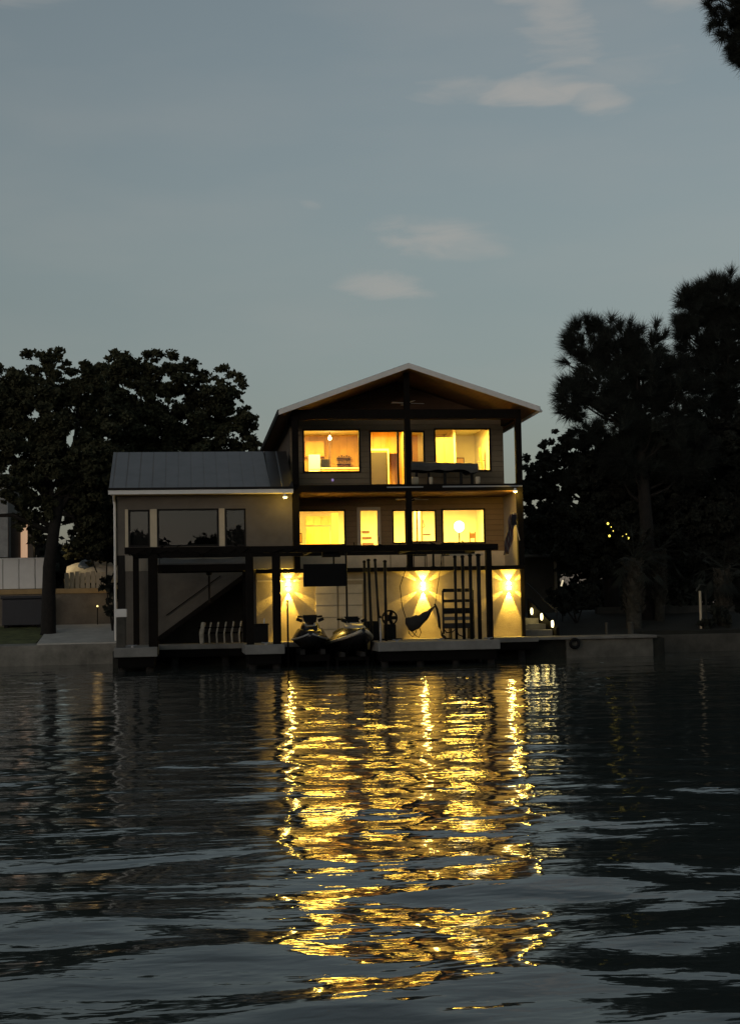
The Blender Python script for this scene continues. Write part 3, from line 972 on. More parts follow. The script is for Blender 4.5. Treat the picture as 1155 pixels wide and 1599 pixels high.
MB().lathe((-0.8, 6.0, 8.55), [(0.03, 0), (0.08, .06), (0.05, .14), (0.015, .2)], 12).build('lamp_shade', E_bulb, t, smooth=True)
o = MB().box(-0.83, -0.73, 6.3, 6.4, 7.42, 8.6)
tag(o.build('timber_column', M_int_dark), 'dark timber column in the middle of the upper left kitchen', 'column')
t = thing('interior_door', 'dark grey door standing inside the upper sliding door', 'door', (1.0, 5.2, Z2))
MB().box(0.72, 1.36, 5.1, 5.16, Z2 + .02, 7.95).build('leaf', M_doorgrey, t)
MB().box(0.66, 0.717, 5.08, 5.18, Z2 + .02, 8.02).box(1.363, 1.42, 5.08, 5.18, Z2 + .02, 8.02).box(0.66, 1.42, 5.08, 5.18, 8.023, 8.10).build('frame', M_int_white, t)
b = MB().beam((5.0, 5.0, 8.1), (5.15, 5.0, 7.0), 0.05, 0.3)
b.beam((4.92, 5.0, 7.55), (5.2, 5.0, 7.6), 0.04, 0.03)
tag(b.build('leaning_board', M_int_cab), 'slanted board leaning inside the upper right window', 'board')
t = thing('wall_picture', 'small framed picture stack on the wall behind the lower glass door', 'picture', (0.7, 5.9, 4.4))
for k, z in enumerate((4.9, 4.66, 4.42)):
    MB().box(0.55 + .0 * k, 0.85 + 0.08 * k, 7.15, 7.195, z, z + 0.10).build('panel', M_int_dark, t)
t = thing('desk_chair', 'small dark chair with a low back inside the lower right window', 'chair', (4.6, 4.0, Z1))
MB().box(4.35, 4.62, 3.9, 4.2, 3.78, 3.82).build('seat', M_int_dark, t)
MB().box(4.36, 4.40, 4.17, 4.2, 3.82, 4.75).box(4.57, 4.61, 4.17, 4.2, 3.82, 4.75).box(4.40, 4.57, 4.17, 4.2, 4.5, 4.7).build('backrest', M_int_dark, t)
for x in (4.37, 4.6):
    for y in (3.92, 4.18):
        MB().box(x - .015, x + .015, y - .015, y + .015, Z1 + .02, 3.777).build('leg', M_int_dark, t)
t = thing('side_shelf', 'small bracketed shelf inside the lower middle window', 'shelf', (2.6, 3.5, 4.5))
MB().box(2.48, 2.75, 3.6, 3.9, 4.62, 4.66).build('board', M_int_dark, t)
MB().beam((2.48, 3.7, 4.9), (2.56, 3.7, 5.0), .03).beam((2.52, 3.7, 5.0), (2.48, 3.7, 5.2), .03).build('bracket', M_int_dark, t)

t = thing('globe_lamp', 'bright round globe lamp glowing in the middle of the lower right window', 'table lamp', (4.05, 4.6, Z1))
MB().lathe((4.05, 4.6, Z1 + .02), [(.16, 0), (.03, .05), (.025, 1.45)], 12).build('stem', M_blackmetal, t)
MB().lathe((4.05, 4.6, Z1 + 1.47), [(.06, 0), (.17, .1), (.2, .22), (.17, .34), (.06, .42)], 16).build('lamp_shade', emis('globe lamp glass', (1, .85, .5), 12), t, smooth=True)
for (x, y, z, w, h, lb) in ((4.55, 7.19, 7.75, .5, .4, 'small dark framed picture on the upper right bedroom wall'), (2.2, 7.19, 7.9, .22, .5, 'narrow dark framed picture behind the small upper window'),
                            (-2.0, 7.19, 4.75, .25, .4, 'little framed picture at the left of the lower left room'), (1.4, 7.19, 4.9, .3, .4, 'framed picture behind the narrow lower window')):
    t = thing('picture', lb, 'picture', (x, y, z))
    MB().box(x - w / 2, x + w / 2, y - .03, y - .003, z - h / 2, z + h / 2).build('frame', M_int_dark, t)
    MB().box(x - w / 2 + .04, x + w / 2 - .04, y - .036, y - .033, z - h / 2 + .04, z + h / 2 - .04).build('print', M_int_cab, t)
t = thing('bed', 'low bed with a pale cover inside the upper right bedroom window', 'bed', (4.6, 6, Z2))
MB().box(4.13, 5.2, 5.3, 7.1, Z2 + .25, Z2 + .55).build('mattress', M_appliance, t, bevel=.05)
MB().box(4.13, 5.2, 5.28, 7.15, Z2 + .02, Z2 + .247).build('base', M_int_dark, t)
t = thing('kitchen_stool', 'dark stool beside the dining table in the upper left window', 'stool', (-1.75, 4.3, Z2))
MB().lathe((-1.75, 4.3, 6.95), [(.17, 0), (.18, .03), (.16, .06)], 14).build('seat', M_int_dark, t)
for a in range(4):
    MB().tube([(-1.75 + .1 * math.cos(a * 1.57 + .78), 4.3 + .1 * math.sin(a * 1.57 + .78), 6.95), (-1.75 + .18 * math.cos(a * 1.57 + .78), 4.3 + .18 * math.sin(a * 1.57 + .78), Z2 + .02)], .015, 6).build('leg', M_int_dark, t)
# ---- upper porch: covered table
t = thing('covered_table', 'long table under a grey canvas cover on the upper porch', 'table', (2.95, 1.2, Z2))
pts = []
b = MB()
nx, ny = 18, 5
rg = random.Random(3)
top = [(1.6 + 2.5 * i / nx) for i in range(nx + 1)]
front = []
for i, x in enumerate(top):
    sag = 0.035 * math.sin(i * 1.1) + rg.uniform(-.01, .01)
    zt = 7.16 - 0.08 * (i / nx) + 0.01 * math.sin(i * 2.1)
    drop = 6.83 - 0.10 * (1 if i > nx - 3 else 0) + sag * .7
    front.append([(x, 0.80, drop), (x, 0.77, (zt + drop) / 2), (x, 0.84, zt - 0.02), (x, 0.95, zt), (x, 1.7, zt), (x, 1.82, drop)])
b.loft(front, False)
b.f = [f for f in b.f if not (0 in [v % 6 for v in f] and 5 in [v % 6 for v in f])]
n0 = len(b.v)
b.add(front[0], [(0, 1, 2, 3, 4, 5)]); b.add(front[-1], [(5, 4, 3, 2, 1, 0)])
cv = b.build('canvas_cover', M_cloth, t, smooth=False)
for x in (1.85, 2.3, 2.9, 3.5, 3.9):
    MB().box(x - .05, x + .05, 1.0, 1.08, Z2 + .003, 6.8).build('leg', M_blackmetal, t)
# pale planters / stools under it
for x, r_, lb in ((1.72, .13, 'pale round pot under the left end of the covered table'), (2.30, .07, 'narrow pale pot under the middle of the covered table'), (4.02, .09, 'small pale pot under the right end of the covered table')):
    o = MB().lathe((x, 0.55, Z2 + .003), [(r_ * .7, 0), (r_, .12), (r_ * 1.05, .24), (r_ * .9, .30)], 14).build('pot', M_cream, smooth=True)
    tag(o, lb, 'pot')
t = thing('porch_light_dot', 'tiny violet indicator light on the upper porch wall under the left window', 'indicator light', (-1.07, 2.46, 6.62))
MB().lathe((-1.07, 2.47, 6.60), [(0.02, 0), (0.045, .03), (0.045, .07), (0.02, .1)], 10).build('bulb', emis('violet indicator', (.35, .22, .7), .5), t)

# ---- lower porch: table and two chairs, flag
def patio_chair(x, y, lb, rot=1):
    t = thing('patio_chair', lb, 'chair', (x, y, Z1), 'dark chairs on the lower porch')
    MB().box(x - .25, x + .25, y - .22, y + .22, Z1 + .42, Z1 + .46).build('seat', M_blackmetal, t, bevel=.01)
    for sx in (-.23, .23):
        for sy in (-.2, .2):
            MB().tube([(x + sx, y + sy, Z1 + .004), (x + sx, y + sy, Z1 + .42)], .015, 6).build('leg', M_blackmetal, t)
    b = MB().box(x - .25, x + .25, y + .2 * rot - .015, y + .2 * rot + .015, Z1 + .8, Z1 + .88)
    for k in range(5):
        b.box(x - .24 + .115 * k, x - .215 + .115 * k, y + .2 * rot - .01, y + .2 * rot + .01, Z1 + .462, Z1 + .798)
    b.build('backrest', M_blackmetal, t)


patio_chair(1.85, 0.75, 'dark patio chair just right of the centre post on the lower porch')
patio_chair(2.95, 0.9, 'dark patio chair at the right end of the lower porch table')
t = thing('patio_table', 'dark round patio table between the two chairs of the lower porch', 'table', (2.4, 1.0, Z1))
MB().lathe((2.4, 1.0, Z1 + .68), [(0.42, 0), (0.44, .02), (0.42, .04)], 20).build('table_top', M_blackmetal, t)
MB().lathe((2.4, 1.0, Z1 + .004), [(0.2, 0), (0.04, .05), (0.04, .675)], 12).build('pedestal', M_blackmetal, t)
t = thing('flag', 'dark striped flag hanging limp from a slanted pole on the lower porch', 'flag', (5.2, 0.1, 4.0))
MB().tube([(5.36, -0.1, 4.2), (5.05, -0.55, 5.15)], 0.014, 8).build('pole', M_white, t)
b = MB()
rings = []
for i in range(13):
    s = i / 12
    z = 5.10 - 1.45 * s
    xc = 5.06 - 0.30 * s
    wd = 0.13 + 0.03 * math.sin(i)
    rings.append([(xc + wd * (k / 8 - .5) * 2, -0.54 + 0.05 * math.sin(k * 1.9 + i * .4) + .02 * s, z + 0.05 * (k / 8)) for k in range(9)])
vs = [p for r_ in rings for p in r_]
b.add(vs, [(i * 9 + k, i * 9 + k + 1, (i + 1) * 9 + k + 1, (i + 1) * 9 + k) for i in range(12) for k in range(8)])
mf = mat('flag cloth', (0.10, 0.03, 0.04), 0.9, var=.1)
nt = mf.node_tree
wv = nt.nodes.new('ShaderNodeTexWave'); wv.inputs['Scale'].default_value = 5.0; wv.inputs['Distortion'].default_value = 1.5
wv.bands_direction = 'X'
tc = nt.nodes.new('ShaderNodeTexCoord'); nt.links.new(tc.outputs['Object'], wv.inputs['Vector'])
cr = nt.nodes.new('ShaderNodeValToRGB'); cr.color_ramp.interpolation = 'CONSTANT'
cr.color_ramp.elements[0].color = (.05, .012, .014, 1); cr.color_ramp.elements[1].position = .5; cr.color_ramp.elements[1].color = (.12, .11, .10, 1)
nt.links.new(wv.outputs['Fac'], cr.inputs['Fac']); nt.links.new(cr.outputs['Color'], nt.nodes['Principled BSDF'].inputs['Base Color'])
fc = b.build('flag_cloth', mf, t, smooth=True)
sm = fc.modifiers.new('solid', 'SOLIDIFY'); sm.thickness = .004
# blue canton
b = MB().box(4.97, 5.14, -0.63, -0.61, 4.72, 5.08)
cb_ = b.build('canton', mat('dark blue cloth', (.006, .007, .014), .9), t)

# ------------------------------------------------------------------ boathouse frame over the slips
bf = thing('boathouse_frame', 'dark timber post and beam frame spanning both boat slips in front of the house', 'timber frame', (-2.4, -4, 0))
MB().beam((-8.44, -4.0, 3.84), (3.72, -4.0, 3.80), 0.22, 0.21).build('front_beam', M_darkwood, bf, bevel=.012)
for x, w_ in ((-7.55, .15), (-4.46, .12), (-3.60, .13), (3.40, .09)):
    MB().box(x - w_, x + w_, -4.13, -3.87, 0.45, 3.72).build('post', M_darkwood, bf, bevel=.015)
for x in (-8.2, -6.0, -2.4, 0.9, 3.3):
    MB().box(x - .06, x + .06, -3.88, -0.7, 3.74, 3.9).build('joist', M_darkwood, bf)
MB().box(-8.3, 3.6, -0.7, -0.55, 3.72, 3.9).build('rear_beam', M_darkwood, bf)
for x in (-8.2, -4.46):
    MB().box(x - .1, x + .1, -0.75, -0.5, D, 3.72).build('post', M_darkwood, bf, bevel=.01)
# vine / rope clutter on the beam
rg = random.Random(8)
b = MB()
x = -8.4
pts = []
while x < 3.7:
    pts.append((x, -4.13 + rg.uniform(-.03, .03), 3.80 + rg.uniform(-.13, .14)))
    x += rg.uniform(.10, .25)
b.tube(pts, 0.022, 5)
for k in range(18):
    x = rg.uniform(-8.4, 3.6)
    z = 3.84 + rg.choice((-1, 1)) * 0.10
    b.beam((x, -4.0 + rg.uniform(-.12, .1), z), (x + rg.uniform(-.12, .12), -4.05, z + (0.07 if z > 3.84 else -0.14) * rg.uniform(.3, 1.2)), 0.03, 0.03)
tag(b.build('rope_garland', M_darkwood), 'dark rope and vine garland wound along the long front beam', 'garland')

# boat lift canopy in the left slip
t = thing('lift_canopy', 'flat grey canvas boat lift canopy hung under the beam in the left slip', 'canopy', (-5.9, -2.2, 3.2))
b = MB()
rings = []
for i in range(13):
    x = -7.40 + 2.95 * i / 12
    zs = 3.66 - 0.05 * math.sin(math.pi * i / 12) + 0.02 * math.sin(i * 1.3)
    rings.append([(x, -3.2, 3.40), (x, -3.2, 3.44), (x, -2.2, zs), (x, -1.2, 3.44), (x, -1.2, 3.40)])
b.loft(rings, True)
b.build('canvas', M_cloth, t)
MB().box(-7.44, -4.42, -3.25, -3.13, 3.18, 3.395).build('rail', M_darkwood, t)
MB().box(-7.44, -4.42, -1.3, -1.18, 3.18, 3.395).build('rail', M_darkwood, t)
for x in (-7.35, -4.55):
    MB().box(x - .04, x + .04, -3.13, -1.3, 3.2, 3.38).build('cross_rail', M_darkwood, t)
    MB().tube([(x, -3.19, 3.39), (x, -3.19, 3.74)], .012, 6).build('cable', M_blackmetal, t)
t = thing('hoist_motor', 'small hoist pulley hanging on a thin rod in the left slip', 'hoist', (-5.72, -1.0, 3.0))
MB().lathe((-5.72, -1.2, 3.08), [(0.03, 0), (0.10, .03), (0.10, .12), (0.04, .16)], 12).build('motor', M_blackmetal, t)
MB().tube([(-5.72, -1.2, 3.06), (-5.72, -1.2, 2.15)], .035, 6).build('rod', M_blackmetal, t)

# hanging TV
t = thing('television', 'large black flat television hung from the beam above the right slip', 'television', (-1.97, -3.6, 2.6))
b = MB().box(-2.69, -1.25, -3.64, -3.57, 2.60, 3.34)
b.build('case', M_black, t, bevel=.012)
MB().box(-2.66, -1.28, -3.652, -3.643, 2.64, 3.31).build('screen', M_screen, t)
MB().tube([(-1.68, -3.58, 3.3), (-1.68, -3.58, 3.62)], .03, 8).build('mount_pole', M_blackmetal, t)
MB().box(-2.06, -1.46, -3.75, -3.4, 3.56, 3.74).build('mount_bracket', M_black, t, bevel=.02)
t = thing('bird_lamp', 'small lit bulb cluster hanging under the beam beside the thin poles', 'lamp', (-0.45, -3.4, 3.3)) if False else None

# thin dark guide poles
def pole(x, y, z0, z1, r, label, mt=M_blackmetal, lean=0.0, grp='slender dark guide poles at the slips'):
    t = thing('guide_pole', label, 'pole', (x, y, z0), grp)
    MB().tube([(x, y, z0), (x + lean, y, z1)], r, 8).build('shaft', mt, t, smooth=True)
    MB().lathe((x + lean, y, z1), [(r * 1.25, -0.02), (r * 1.3, 0.03), (r * .6, 0.06)], 8).build('cap', M_black, t)


pole(-1.21, -3.0, -0.8, 3.72, .035, 'thin dark pole directly right of the hanging television')
pole(-0.60, -3.0, -0.8, 3.40, .045, 'leftmost of the four slim dark poles left of the hammock')
pole(-0.36, -3.0, -0.8, 3.45, .05, 'second from the left of the four slim dark poles left of the hammock', lean=-.1)
pole(-0.12, -3.0, 0.762, 3.45, .045, 'third from the left of the four slim dark poles left of the hammock', lean=-.12)
pole(0.09, -3.0, 0.762, 3.40, .05, 'rightmost of the four slim dark poles left of the hammock')
pole(2.46, -3.0, 0.762, 3.52, .05, 'leftmost of the tall dark poles in front of the slatted rack')
pole(2.72, -3.0, 0.762, 3.52, .055, 'second from the left of the tall dark poles by the slatted rack')
pole(2.98, -3.0, 0.762, 3.56, .06, 'tall dark pole at the right edge of the slatted rack')
pole(3.22, -3.2, 0.762, 3.56, .07, 'thick dark pole just left of the right corner post of the frame')
pole(-3.27, -4.3, -0.8, 2.12, .03, 'short thin mooring pole beside the left wall lamp', M_darkwood, grp='short mooring poles')
pole(-0.22, -3.9, 0.1, 1.55, .035, 'short pale grey pipe standing at the left end of the right pier', M_metal, grp='short mooring poles')
# cross tie of the right poles
b = MB().beam((2.3, -2.9, 3.60), (3.45, -2.9, 3.60), .05, .06)
tag(b.build('pole_tie', M_cream), 'thin pale tie bar across the tops of the right hand poles', 'bar')

# post with pale cap at the far left of the dock
t = thing('dock_pedestal', 'short dock pedestal with a white cap at the left end of the dock', 'pedestal', (-8.55, -4.4, D))
MB().box(-8.70, -8.42, -4.5, -4.22, D + .003, 1.72).build('column', M_seawall, t, bevel=.01)
MB().box(-8.75, -8.37, -4.55, -4.17, 1.723, 1.98).build('cap', M_white, t, bevel=.015)

# dock box and planter
t = thing('dock_box', 'dark square planter box beside the post left of the lit wall lamp', 'box', (-3.98, -1.1, D))
MB().box(-4.22, -3.74, -1.35, -0.95, D + .003, 1.36).build('case', M_black, t, bevel=.015)
MB().box(-4.25, -3.71, -1.38, -0.92, 1.363, 1.41).build('lid', M_black, t, bevel=.01)
b = MB().lathe((-3.86, -1.1, 1.413), [(.03, 0), (.035, .09), (.015, .13), (.015, .17)], 10)
tag(b.build('bottle', M_white, smooth=True), 'small white bottle standing on the dark planter box', 'bottle')
t = thing('storage_cabinet', 'dark upright dock cabinet behind the slim poles', 'cabinet', (-0.2, -1.4, D))
MB().box(-0.46, 0.06, -1.6, -1.15, D + .003, 1.42).build('case', M_black, t, bevel=.01)
MB().box(-0.44, -0.21, -1.62, -1.603, D + .05, 1.38).build('door', M_black, t)
MB().box(-0.19, 0.04, -1.62, -1.603, D + .05, 1.38).build('door', M_black, t)
t = thing('drum_fan', 'round black drum fan on a dark pedestal left of the hammock', 'fan', (0.42, -1.5, D))
n = 22
rings = []
for i in range(n + 1):
    a = 2 * math.pi * i / n
    c = Vector((0.42 + 0.25 * math.cos(a), -1.5, 1.52 + 0.25 * math.sin(a)))
    rings.append([c + Vector((math.cos(a) * math.cos(q) * .03, math.sin(q) * .10, math.sin(a) * math.cos(q) * .03)) for q in [2 * math.pi * k / 6 for k in range(6)]])
MB().loft(rings, False).build('cage', M_black, t, smooth=True)
b = MB()
for k in range(5):
    a = 2 * math.pi * k / 5
    b.beam((0.42, -1.5, 1.52), (0.42 + .22 * math.cos(a), -1.48, 1.52 + .22 * math.sin(a)), .03, .12)
b.build('blade', M_black, t)
MB().box(0.22, 0.62, -1.62, -1.38, D + .06, 1.3).build('pedestal', M_black, t, bevel=.02)
MB().box(0.1, 0.8, -1.75, -1.25, D + .003, D + .058).build('base', M_black, t, bevel=.01)

# hammock chair and its stand
t = thing('hammock', 'dark cloth hammock slung on ropes between the drum fan and the slatted rack', 'hammock', (1.5, -1.5, D))
b = MB()
rings = []
nn = 14
for i in range(nn + 1):
    s = i / nn
    x = 0.96 + 1.06 * s
    zt = 1.50 + 0.22 * s + 0.22 * s ** 3 + .02 * math.sin(i * 1.7)
    dep = 0.50 * (math.sin(math.pi * min(1, (s + .03) ** .62)) ** .9) + .015
    w_ = 0.05 + 0.22 * math.sin(math.pi * s) ** .8
    rings.append([(x, -1.5 + w_ * math.cos(a), zt - dep / 2 + dep / 2 * math.sin(a) * (1 if math.sin(a) > 0 else 1.0) + .012 * math.sin(3 * a + i)) for a in [2 * math.pi * k / 12 for k in range(12)]])
b.loft(rings).build('cloth', M_blackmatte, t, smooth=True)
MB().tube([(0.98, -1.5, 1.50), (0.86, -1.5, 1.9), (0.80, -1.5, 2.6), (1.2, -1.5, 3.7)], .014, 6).build('rope', M_darkwood, t)
MB().tube([(2.01, -1.5, 1.94), (2.10, -1.5, 2.5), (2.3, -1.5, 3.7)], .010, 6).build('rope', M_darkwood, t)
MB().tube([(1.02, -1.5, 1.35), (1.12, -1.5, 1.12), (1.3, -1.5, .9), (1.42, -1.5, .83), (1.5, -1.5, 1.0), (1.46, -1.5, 1.15)], .016, 6).build('fringe', M_darkwood, t)
MB().tube([(1.05, -1.5, 1.2), (1.08, -1.5, .98), (1.2, -1.5, .85), (1.33, -1.5, 1.02), (1.3, -1.5, 1.15)], .014, 6).build('fringe', M_darkwood, t)
t = thing('hammock_stand', 'curved dark metal stand at the right end of the hammock', 'stand', (2.2, -1.5, D))
MB().tube([(1.98, -1.56, 1.98), (2.06, -1.56, 1.80), (2.12, -1.56, 1.5), (2.13, -1.56, 1.2), (2.2, -1.7, .9), (2.26, -1.9, .80)], [.03, .04, .045, .045, .05, .05], 8).build('arm', M_blackmetal, t, smooth=True)
MB().box(2.1, 2.42, -2.1, -1.75, D + .003, D + .04).build('foot', M_blackmetal, t, bevel=.01)

# slatted rack
t = thing('slatted_rack', 'tall black metal rack with wide horizontal slats behind the dark poles', 'rack', (2.75, -2.0, D))
for x in (2.20, 3.24):
    MB().tube([(x, -2.0, D + .18 if x < 3 else D + .003), (x, -2.0, 2.42)], .035, 8).build('upright', M_blackmetal, t)
for z, h in ((2.42, .12), (2.06, .10), (1.74, .15), (1.66, .08)):
    MB().box(2.2, 3.24, -2.03, -1.97, z - h / 2, z + h / 2).build('slat', M_blackmetal, t, bevel=.01)
MB().box(2.22, 3.22, -2.1, -1.99, 1.40, 1.52).build('slat', M_cloth, t, bevel=.01)
MB().box(2.22, 3.22, -2.12, -1.7, 1.12, 1.30).build('shelf', M_blackmatte, t, bevel=.02)
MB().tube([(2.2, -2.0, 1.12), (2.3, -2.0, .98), (2.5, -2.0, 1.0), (2.62, -2.0, 1.1), (2.72, -2.0, .9), (2.95, -2.0, .8)], .022, 7).build('base_curve', M_blackmetal, t)
for x in (2.45, 3.1):
    MB().box(x - .02, x + .02, -2.1, -1.7, D + .003, 1.117).build('leg', M_blackmetal, t)

# low white slatted bench in the left slip
t = thing('slatted_bench', 'low bench with spaced pale slats under the outside stair', 'bench', (-5.3, -1.0, D))
for k in range(6):
    x = -5.98 + 0.255 * k
    wd = .06 if k else .16
    MB().tube([(x, -1.1, D + .02), (x - .02, -1.16, 1.1), (x + .03, -1.06, 1.33), (x + .06, -1.0, 1.47 + .03 * k / 5)], [.03 if k else .08] * 4, 6).build('slat', mat('faded white plastic', (.34, .31, .25), .6), t)
MB().box(-6.1, -4.6, -1.1, -1.04, 1.28, 1.33).build('rail', M_darkwood, t)
MB().box(-6.1, -4.6, -1.04, -0.6, 1.1, 1.15).build('seat', M_darkwood, t)
for x in (-6.05, -4.65):
    MB().box(x - .03, x + .03, -0.7, -0.62, D + .003, 1.097).build('leg', M_darkwood, t)

# ------------------------------------------------------------------ personal watercraft
def jet_ski(x, y, z, yaw, label, body, trim, seat, cat='jet ski', tilt=0.0, hood_m=None, rail=.028):
    t = thing('jet_ski', label, cat, (0, 0, 0), 'jet skis on the lifts in the right slip')
    # built facing -y, nose towards the camera
    prof = [  # y, half width, keel z, chine z, deck z
        (-1.55, .06, .34, .44, .52), (-1.40, .24, .18, .36, .56), (-1.1, .42, .06, .30, .62), (-.7, .54, 0, .27, .66),
        (-.1, .60, 0, .26, .62), (.6, .60, 0, .26, .52), (1.2, .57, .02, .26, .46), (1.45, .54, .04, .26, .44)]
    rings = []
    for yy, w_, k, c, d in prof:
        rings.append([(0, yy, k), (w_ * .55, yy, k + .05), (w_ * .95, yy, c - .02), (w_, yy, c + .05), (w_ * .93, yy, c + .12), (w_ * .72, yy, d),
                      (w_ * .3, yy, d + .03), (-w_ * .3, yy, d + .03), (-w_ * .72, yy, d), (-w_ * .93, yy, c + .12), (-w_, yy, c + .05), (-w_ * .95, yy, c - .02), (-w_ * .55, yy, k + .05)])
    MB().loft(rings).build('hull', body, t, smooth=True)
    # pale rub rail
    for s in (-1, 1):
        MB().tube([(s * w * 1.01, yy, c + .05) for yy, w, k, c, d in prof], rail, 6).build('rub_rail', trim, t, smooth=True)
    # hood
    hood = [(-1.30, .16, .54, .60), (-1.0, .30, .60, .74), (-.6, .34, .64, .88), (-.3, .28, .64, .98), (-.1, .20, .62, .96)]
    MB().loft([[(-w_, yy, a), (-w_ * .8, yy, (a + c) / 2 + .04), (-w_ * .35, yy, c), (w_ * .35, yy, c), (w_ * .8, yy, (a + c) / 2 + .04), (w_, yy, a)] for yy, w_, a, c in hood]).build('hood', hood_m or body, t, smooth=True)
    MB().add([(-.20, -.62, .86), (.20, -.62, .86), (.24, -.40, 1.10), (-.24, -.40, 1.10), (-.20, -.60, .86), (.20, -.60, .86), (.24, -.38, 1.10), (-.24, -.38, 1.10)],
             [(0, 1, 2, 3), (7, 6, 5, 4), (0, 4, 5, 1), (1, 5, 6, 2), (2, 6, 7, 3), (3, 7, 4, 0)]).build('windshield', seat, t)
    MB().add([(-.17, -1.02, .735), (.17, -1.02, .735), (.2, -.72, .835), (-.2, -.72, .835)], [(0, 1, 2, 3)]).build('hood_panel', trim, t)
    sr = [(-.15, .14, .62, .84), (.1, .17, .58, .80), (.6, .19, .52, .82), (1.1, .18, .48, .80), (1.25, .12, .46, .72)]
    MB().loft([[(-w_, yy, a), (-w_ * .9, yy, c - .05), (-w_ * .5, yy, c), (w_ * .5, yy, c), (w_ * .9, yy, c - .05), (w_, yy, a)] for yy, w_, a, c in sr]).build('seat', seat, t, smooth=True)
    hb = MB().tube([(-.40, -.10, 1.05), (-.18, -.20, 1.03), (0, -.24, 1.0), (.18, -.20, 1.03), (.40, -.10, 1.05)], .022, 8).build('handlebar', seat, t, smooth=True)
    for s in (-1, 1):
        MB().tube([(s * .40, -.10, 1.05), (s * .27, -.15, 1.04)], .032, 8).build('grip', seat, hb)
        MB().beam((s * .26, -.62, .90), (s * .44, -.66, .97), .05, .10).build('mirror', seat, t)
    t.location = (x, y, z)
    t.rotation_euler = (tilt, 0, yaw)
    return t


M_jblack = mat('black hull gelcoat', (.012, .012, .013), .25, var=.1)
M_jgrey = mat('silver hull gelcoat', (.30, .30, .30), .3, var=.05)
M_jcream = mat('cream hull gelcoat', (.42, .38, .30), .3, var=.06)
jet_ski(-2.45, -3.0, 0.58, math.radians(-4), 'black jet ski with silver rub rail parked nose out under the television', M_jblack, M_jgrey, M_black)
jet_ski(-1.15, -2.9, 0.46, math.radians(13), 'cream trimmed grey hooded jet ski angled beside the slim dark poles', M_jblack, M_jcream, M_black, tilt=math.radians(-7), hood_m=M_jgrey, rail=.06)
for x, lb in ((-2.45, 'low dark lift cradle carrying the black jet ski'), (-1.15, 'low dark lift cradle carrying the grey hooded jet ski')):
    t = thing('lift_cradle', lb, 'boat lift', (x, -2.9, 0), 'lift cradles in the right slip')
    for s in (-.33, .33):
        MB().box(x + s - .07, x + s + .07, -4.1, -1.9, .40 if x < -2 else .30, .56 if x < -2 else .44).build('bunk', M_blackmatte, t)
    for y in (-3.9, -2.1):
        MB().box(x - .55, x + .55, y - .05, y + .05, .18, .397 if x < -2 else .297).build('cross_beam', M_under, t)
        for s in (-.5, .5):
            MB().tube([(x + s, y, -1.5), (x + s, y, .3)], .05, 8).build('leg', M_under, t)

# ------------------------------------------------------------------ plants
def leaf_mesh(name, centers, radii, n_per, size, material, parent, seed, up=0.0, shell=0.55, elong=1.7):
    rs = np.random.RandomState(seed)
    allp = []
    for c, r, n in zip(centers, radii, n_per):
        d = rs.normal(size=(n, 3)); d /= np.linalg.norm(d, axis=1)[:, None]
        rad = (shell + (1 - shell) * rs.rand(n)) ** 1.0 * (1 + 0.12 * rs.normal(size=n))
        allp.append(np.array(c) + d * rad[:, None] * np.array(r))
    P = np.concatenate(allp)
    n = len(P)
    a = rs.normal(size=(n, 3)); a[:, 2] += up; a /= np.linalg.norm(a, axis=1)[:, None]
    b = rs.normal(size=(n, 3)); b -= (b * a).sum(1)[:, None] * a; b /= np.linalg.norm(b, axis=1)[:, None]
    s = size * (0.6 + 0.8 * rs.rand(n))[:, None]
    v = np.stack([P - a * s * elong * .5, P + b * s * .5, P + a * s * elong * .5, P - b * s * .5], 1).reshape(-1, 3)
    o0 = ORG[parent.name]
    v = v - np.array(o0)
    me = bpy.data.meshes.new(name)
    me.vertices.add(len(v)); me.vertices.foreach_set('co', v.astype(np.float32).ravel())
    me.loops.add(4 * n); me.loops.foreach_set('vertex_index', np.arange(4 * n, dtype=np.int32))
    me.polygons.add(n); me.polygons.foreach_set('loop_start', np.arange(0, 4 * n, 4, dtype=np.int32))
    me.polygons.foreach_set('loop_total', np.full(n, 4, dtype=np.int32))
    me.update(calc_edges=True)
    me.materials.append(material)
    o = bpy.data.objects.new(name, me)
    COL.objects.link(o)
    o.parent = parent
    ORG[o.name] = o0
    return o


def limbs(base, tips, parent, r0, material, seed=1, trunk_top=None, bend=.3, name='trunk'):
    rg = random.Random(seed)
    b = MB()
    base = Vector(base); tt = Vector(trunk_top)
    mid = base.lerp(tt, .5) + Vector((rg.uniform(-bend, bend), 0, 0))
    b.tube([base - Vector((0, 0, .2)), base + Vector((0, 0, .15)), mid, tt], [r0 * 1.5, r0 * 1.1, r0 * .9, r0 * .75], 12)
    for tp in tips:
        tp = Vector(tp)
        s = base.lerp(tt, rg.uniform(.7, 1.0))
        m1 = s.lerp(tp, .35) + Vector((rg.uniform(-.3, .3), rg.uniform(-.3, .3), rg.uniform(.1, .5)))
        m2 = s.lerp(tp, .7) + Vector((rg.uniform(-.3, .3), rg.uniform(-.3, .3), rg.uniform(-.1, .4)))
        b.tube([s, m1, m2, tp], [r0 * .45, r0 * .32, r0 * .18, r0 * .06], 7)
        for q in range(3):
            e = m2 + Vector((rg.uniform(-1, 1), rg.uniform(-1, 1), rg.uniform(-.2, .9)))
            b.tube([m2.lerp(tp, rg.uniform(-.3, .6)), e], [r0 * .12, r0 * .03], 5)
    return b.build(name, material, parent, smooth=True)


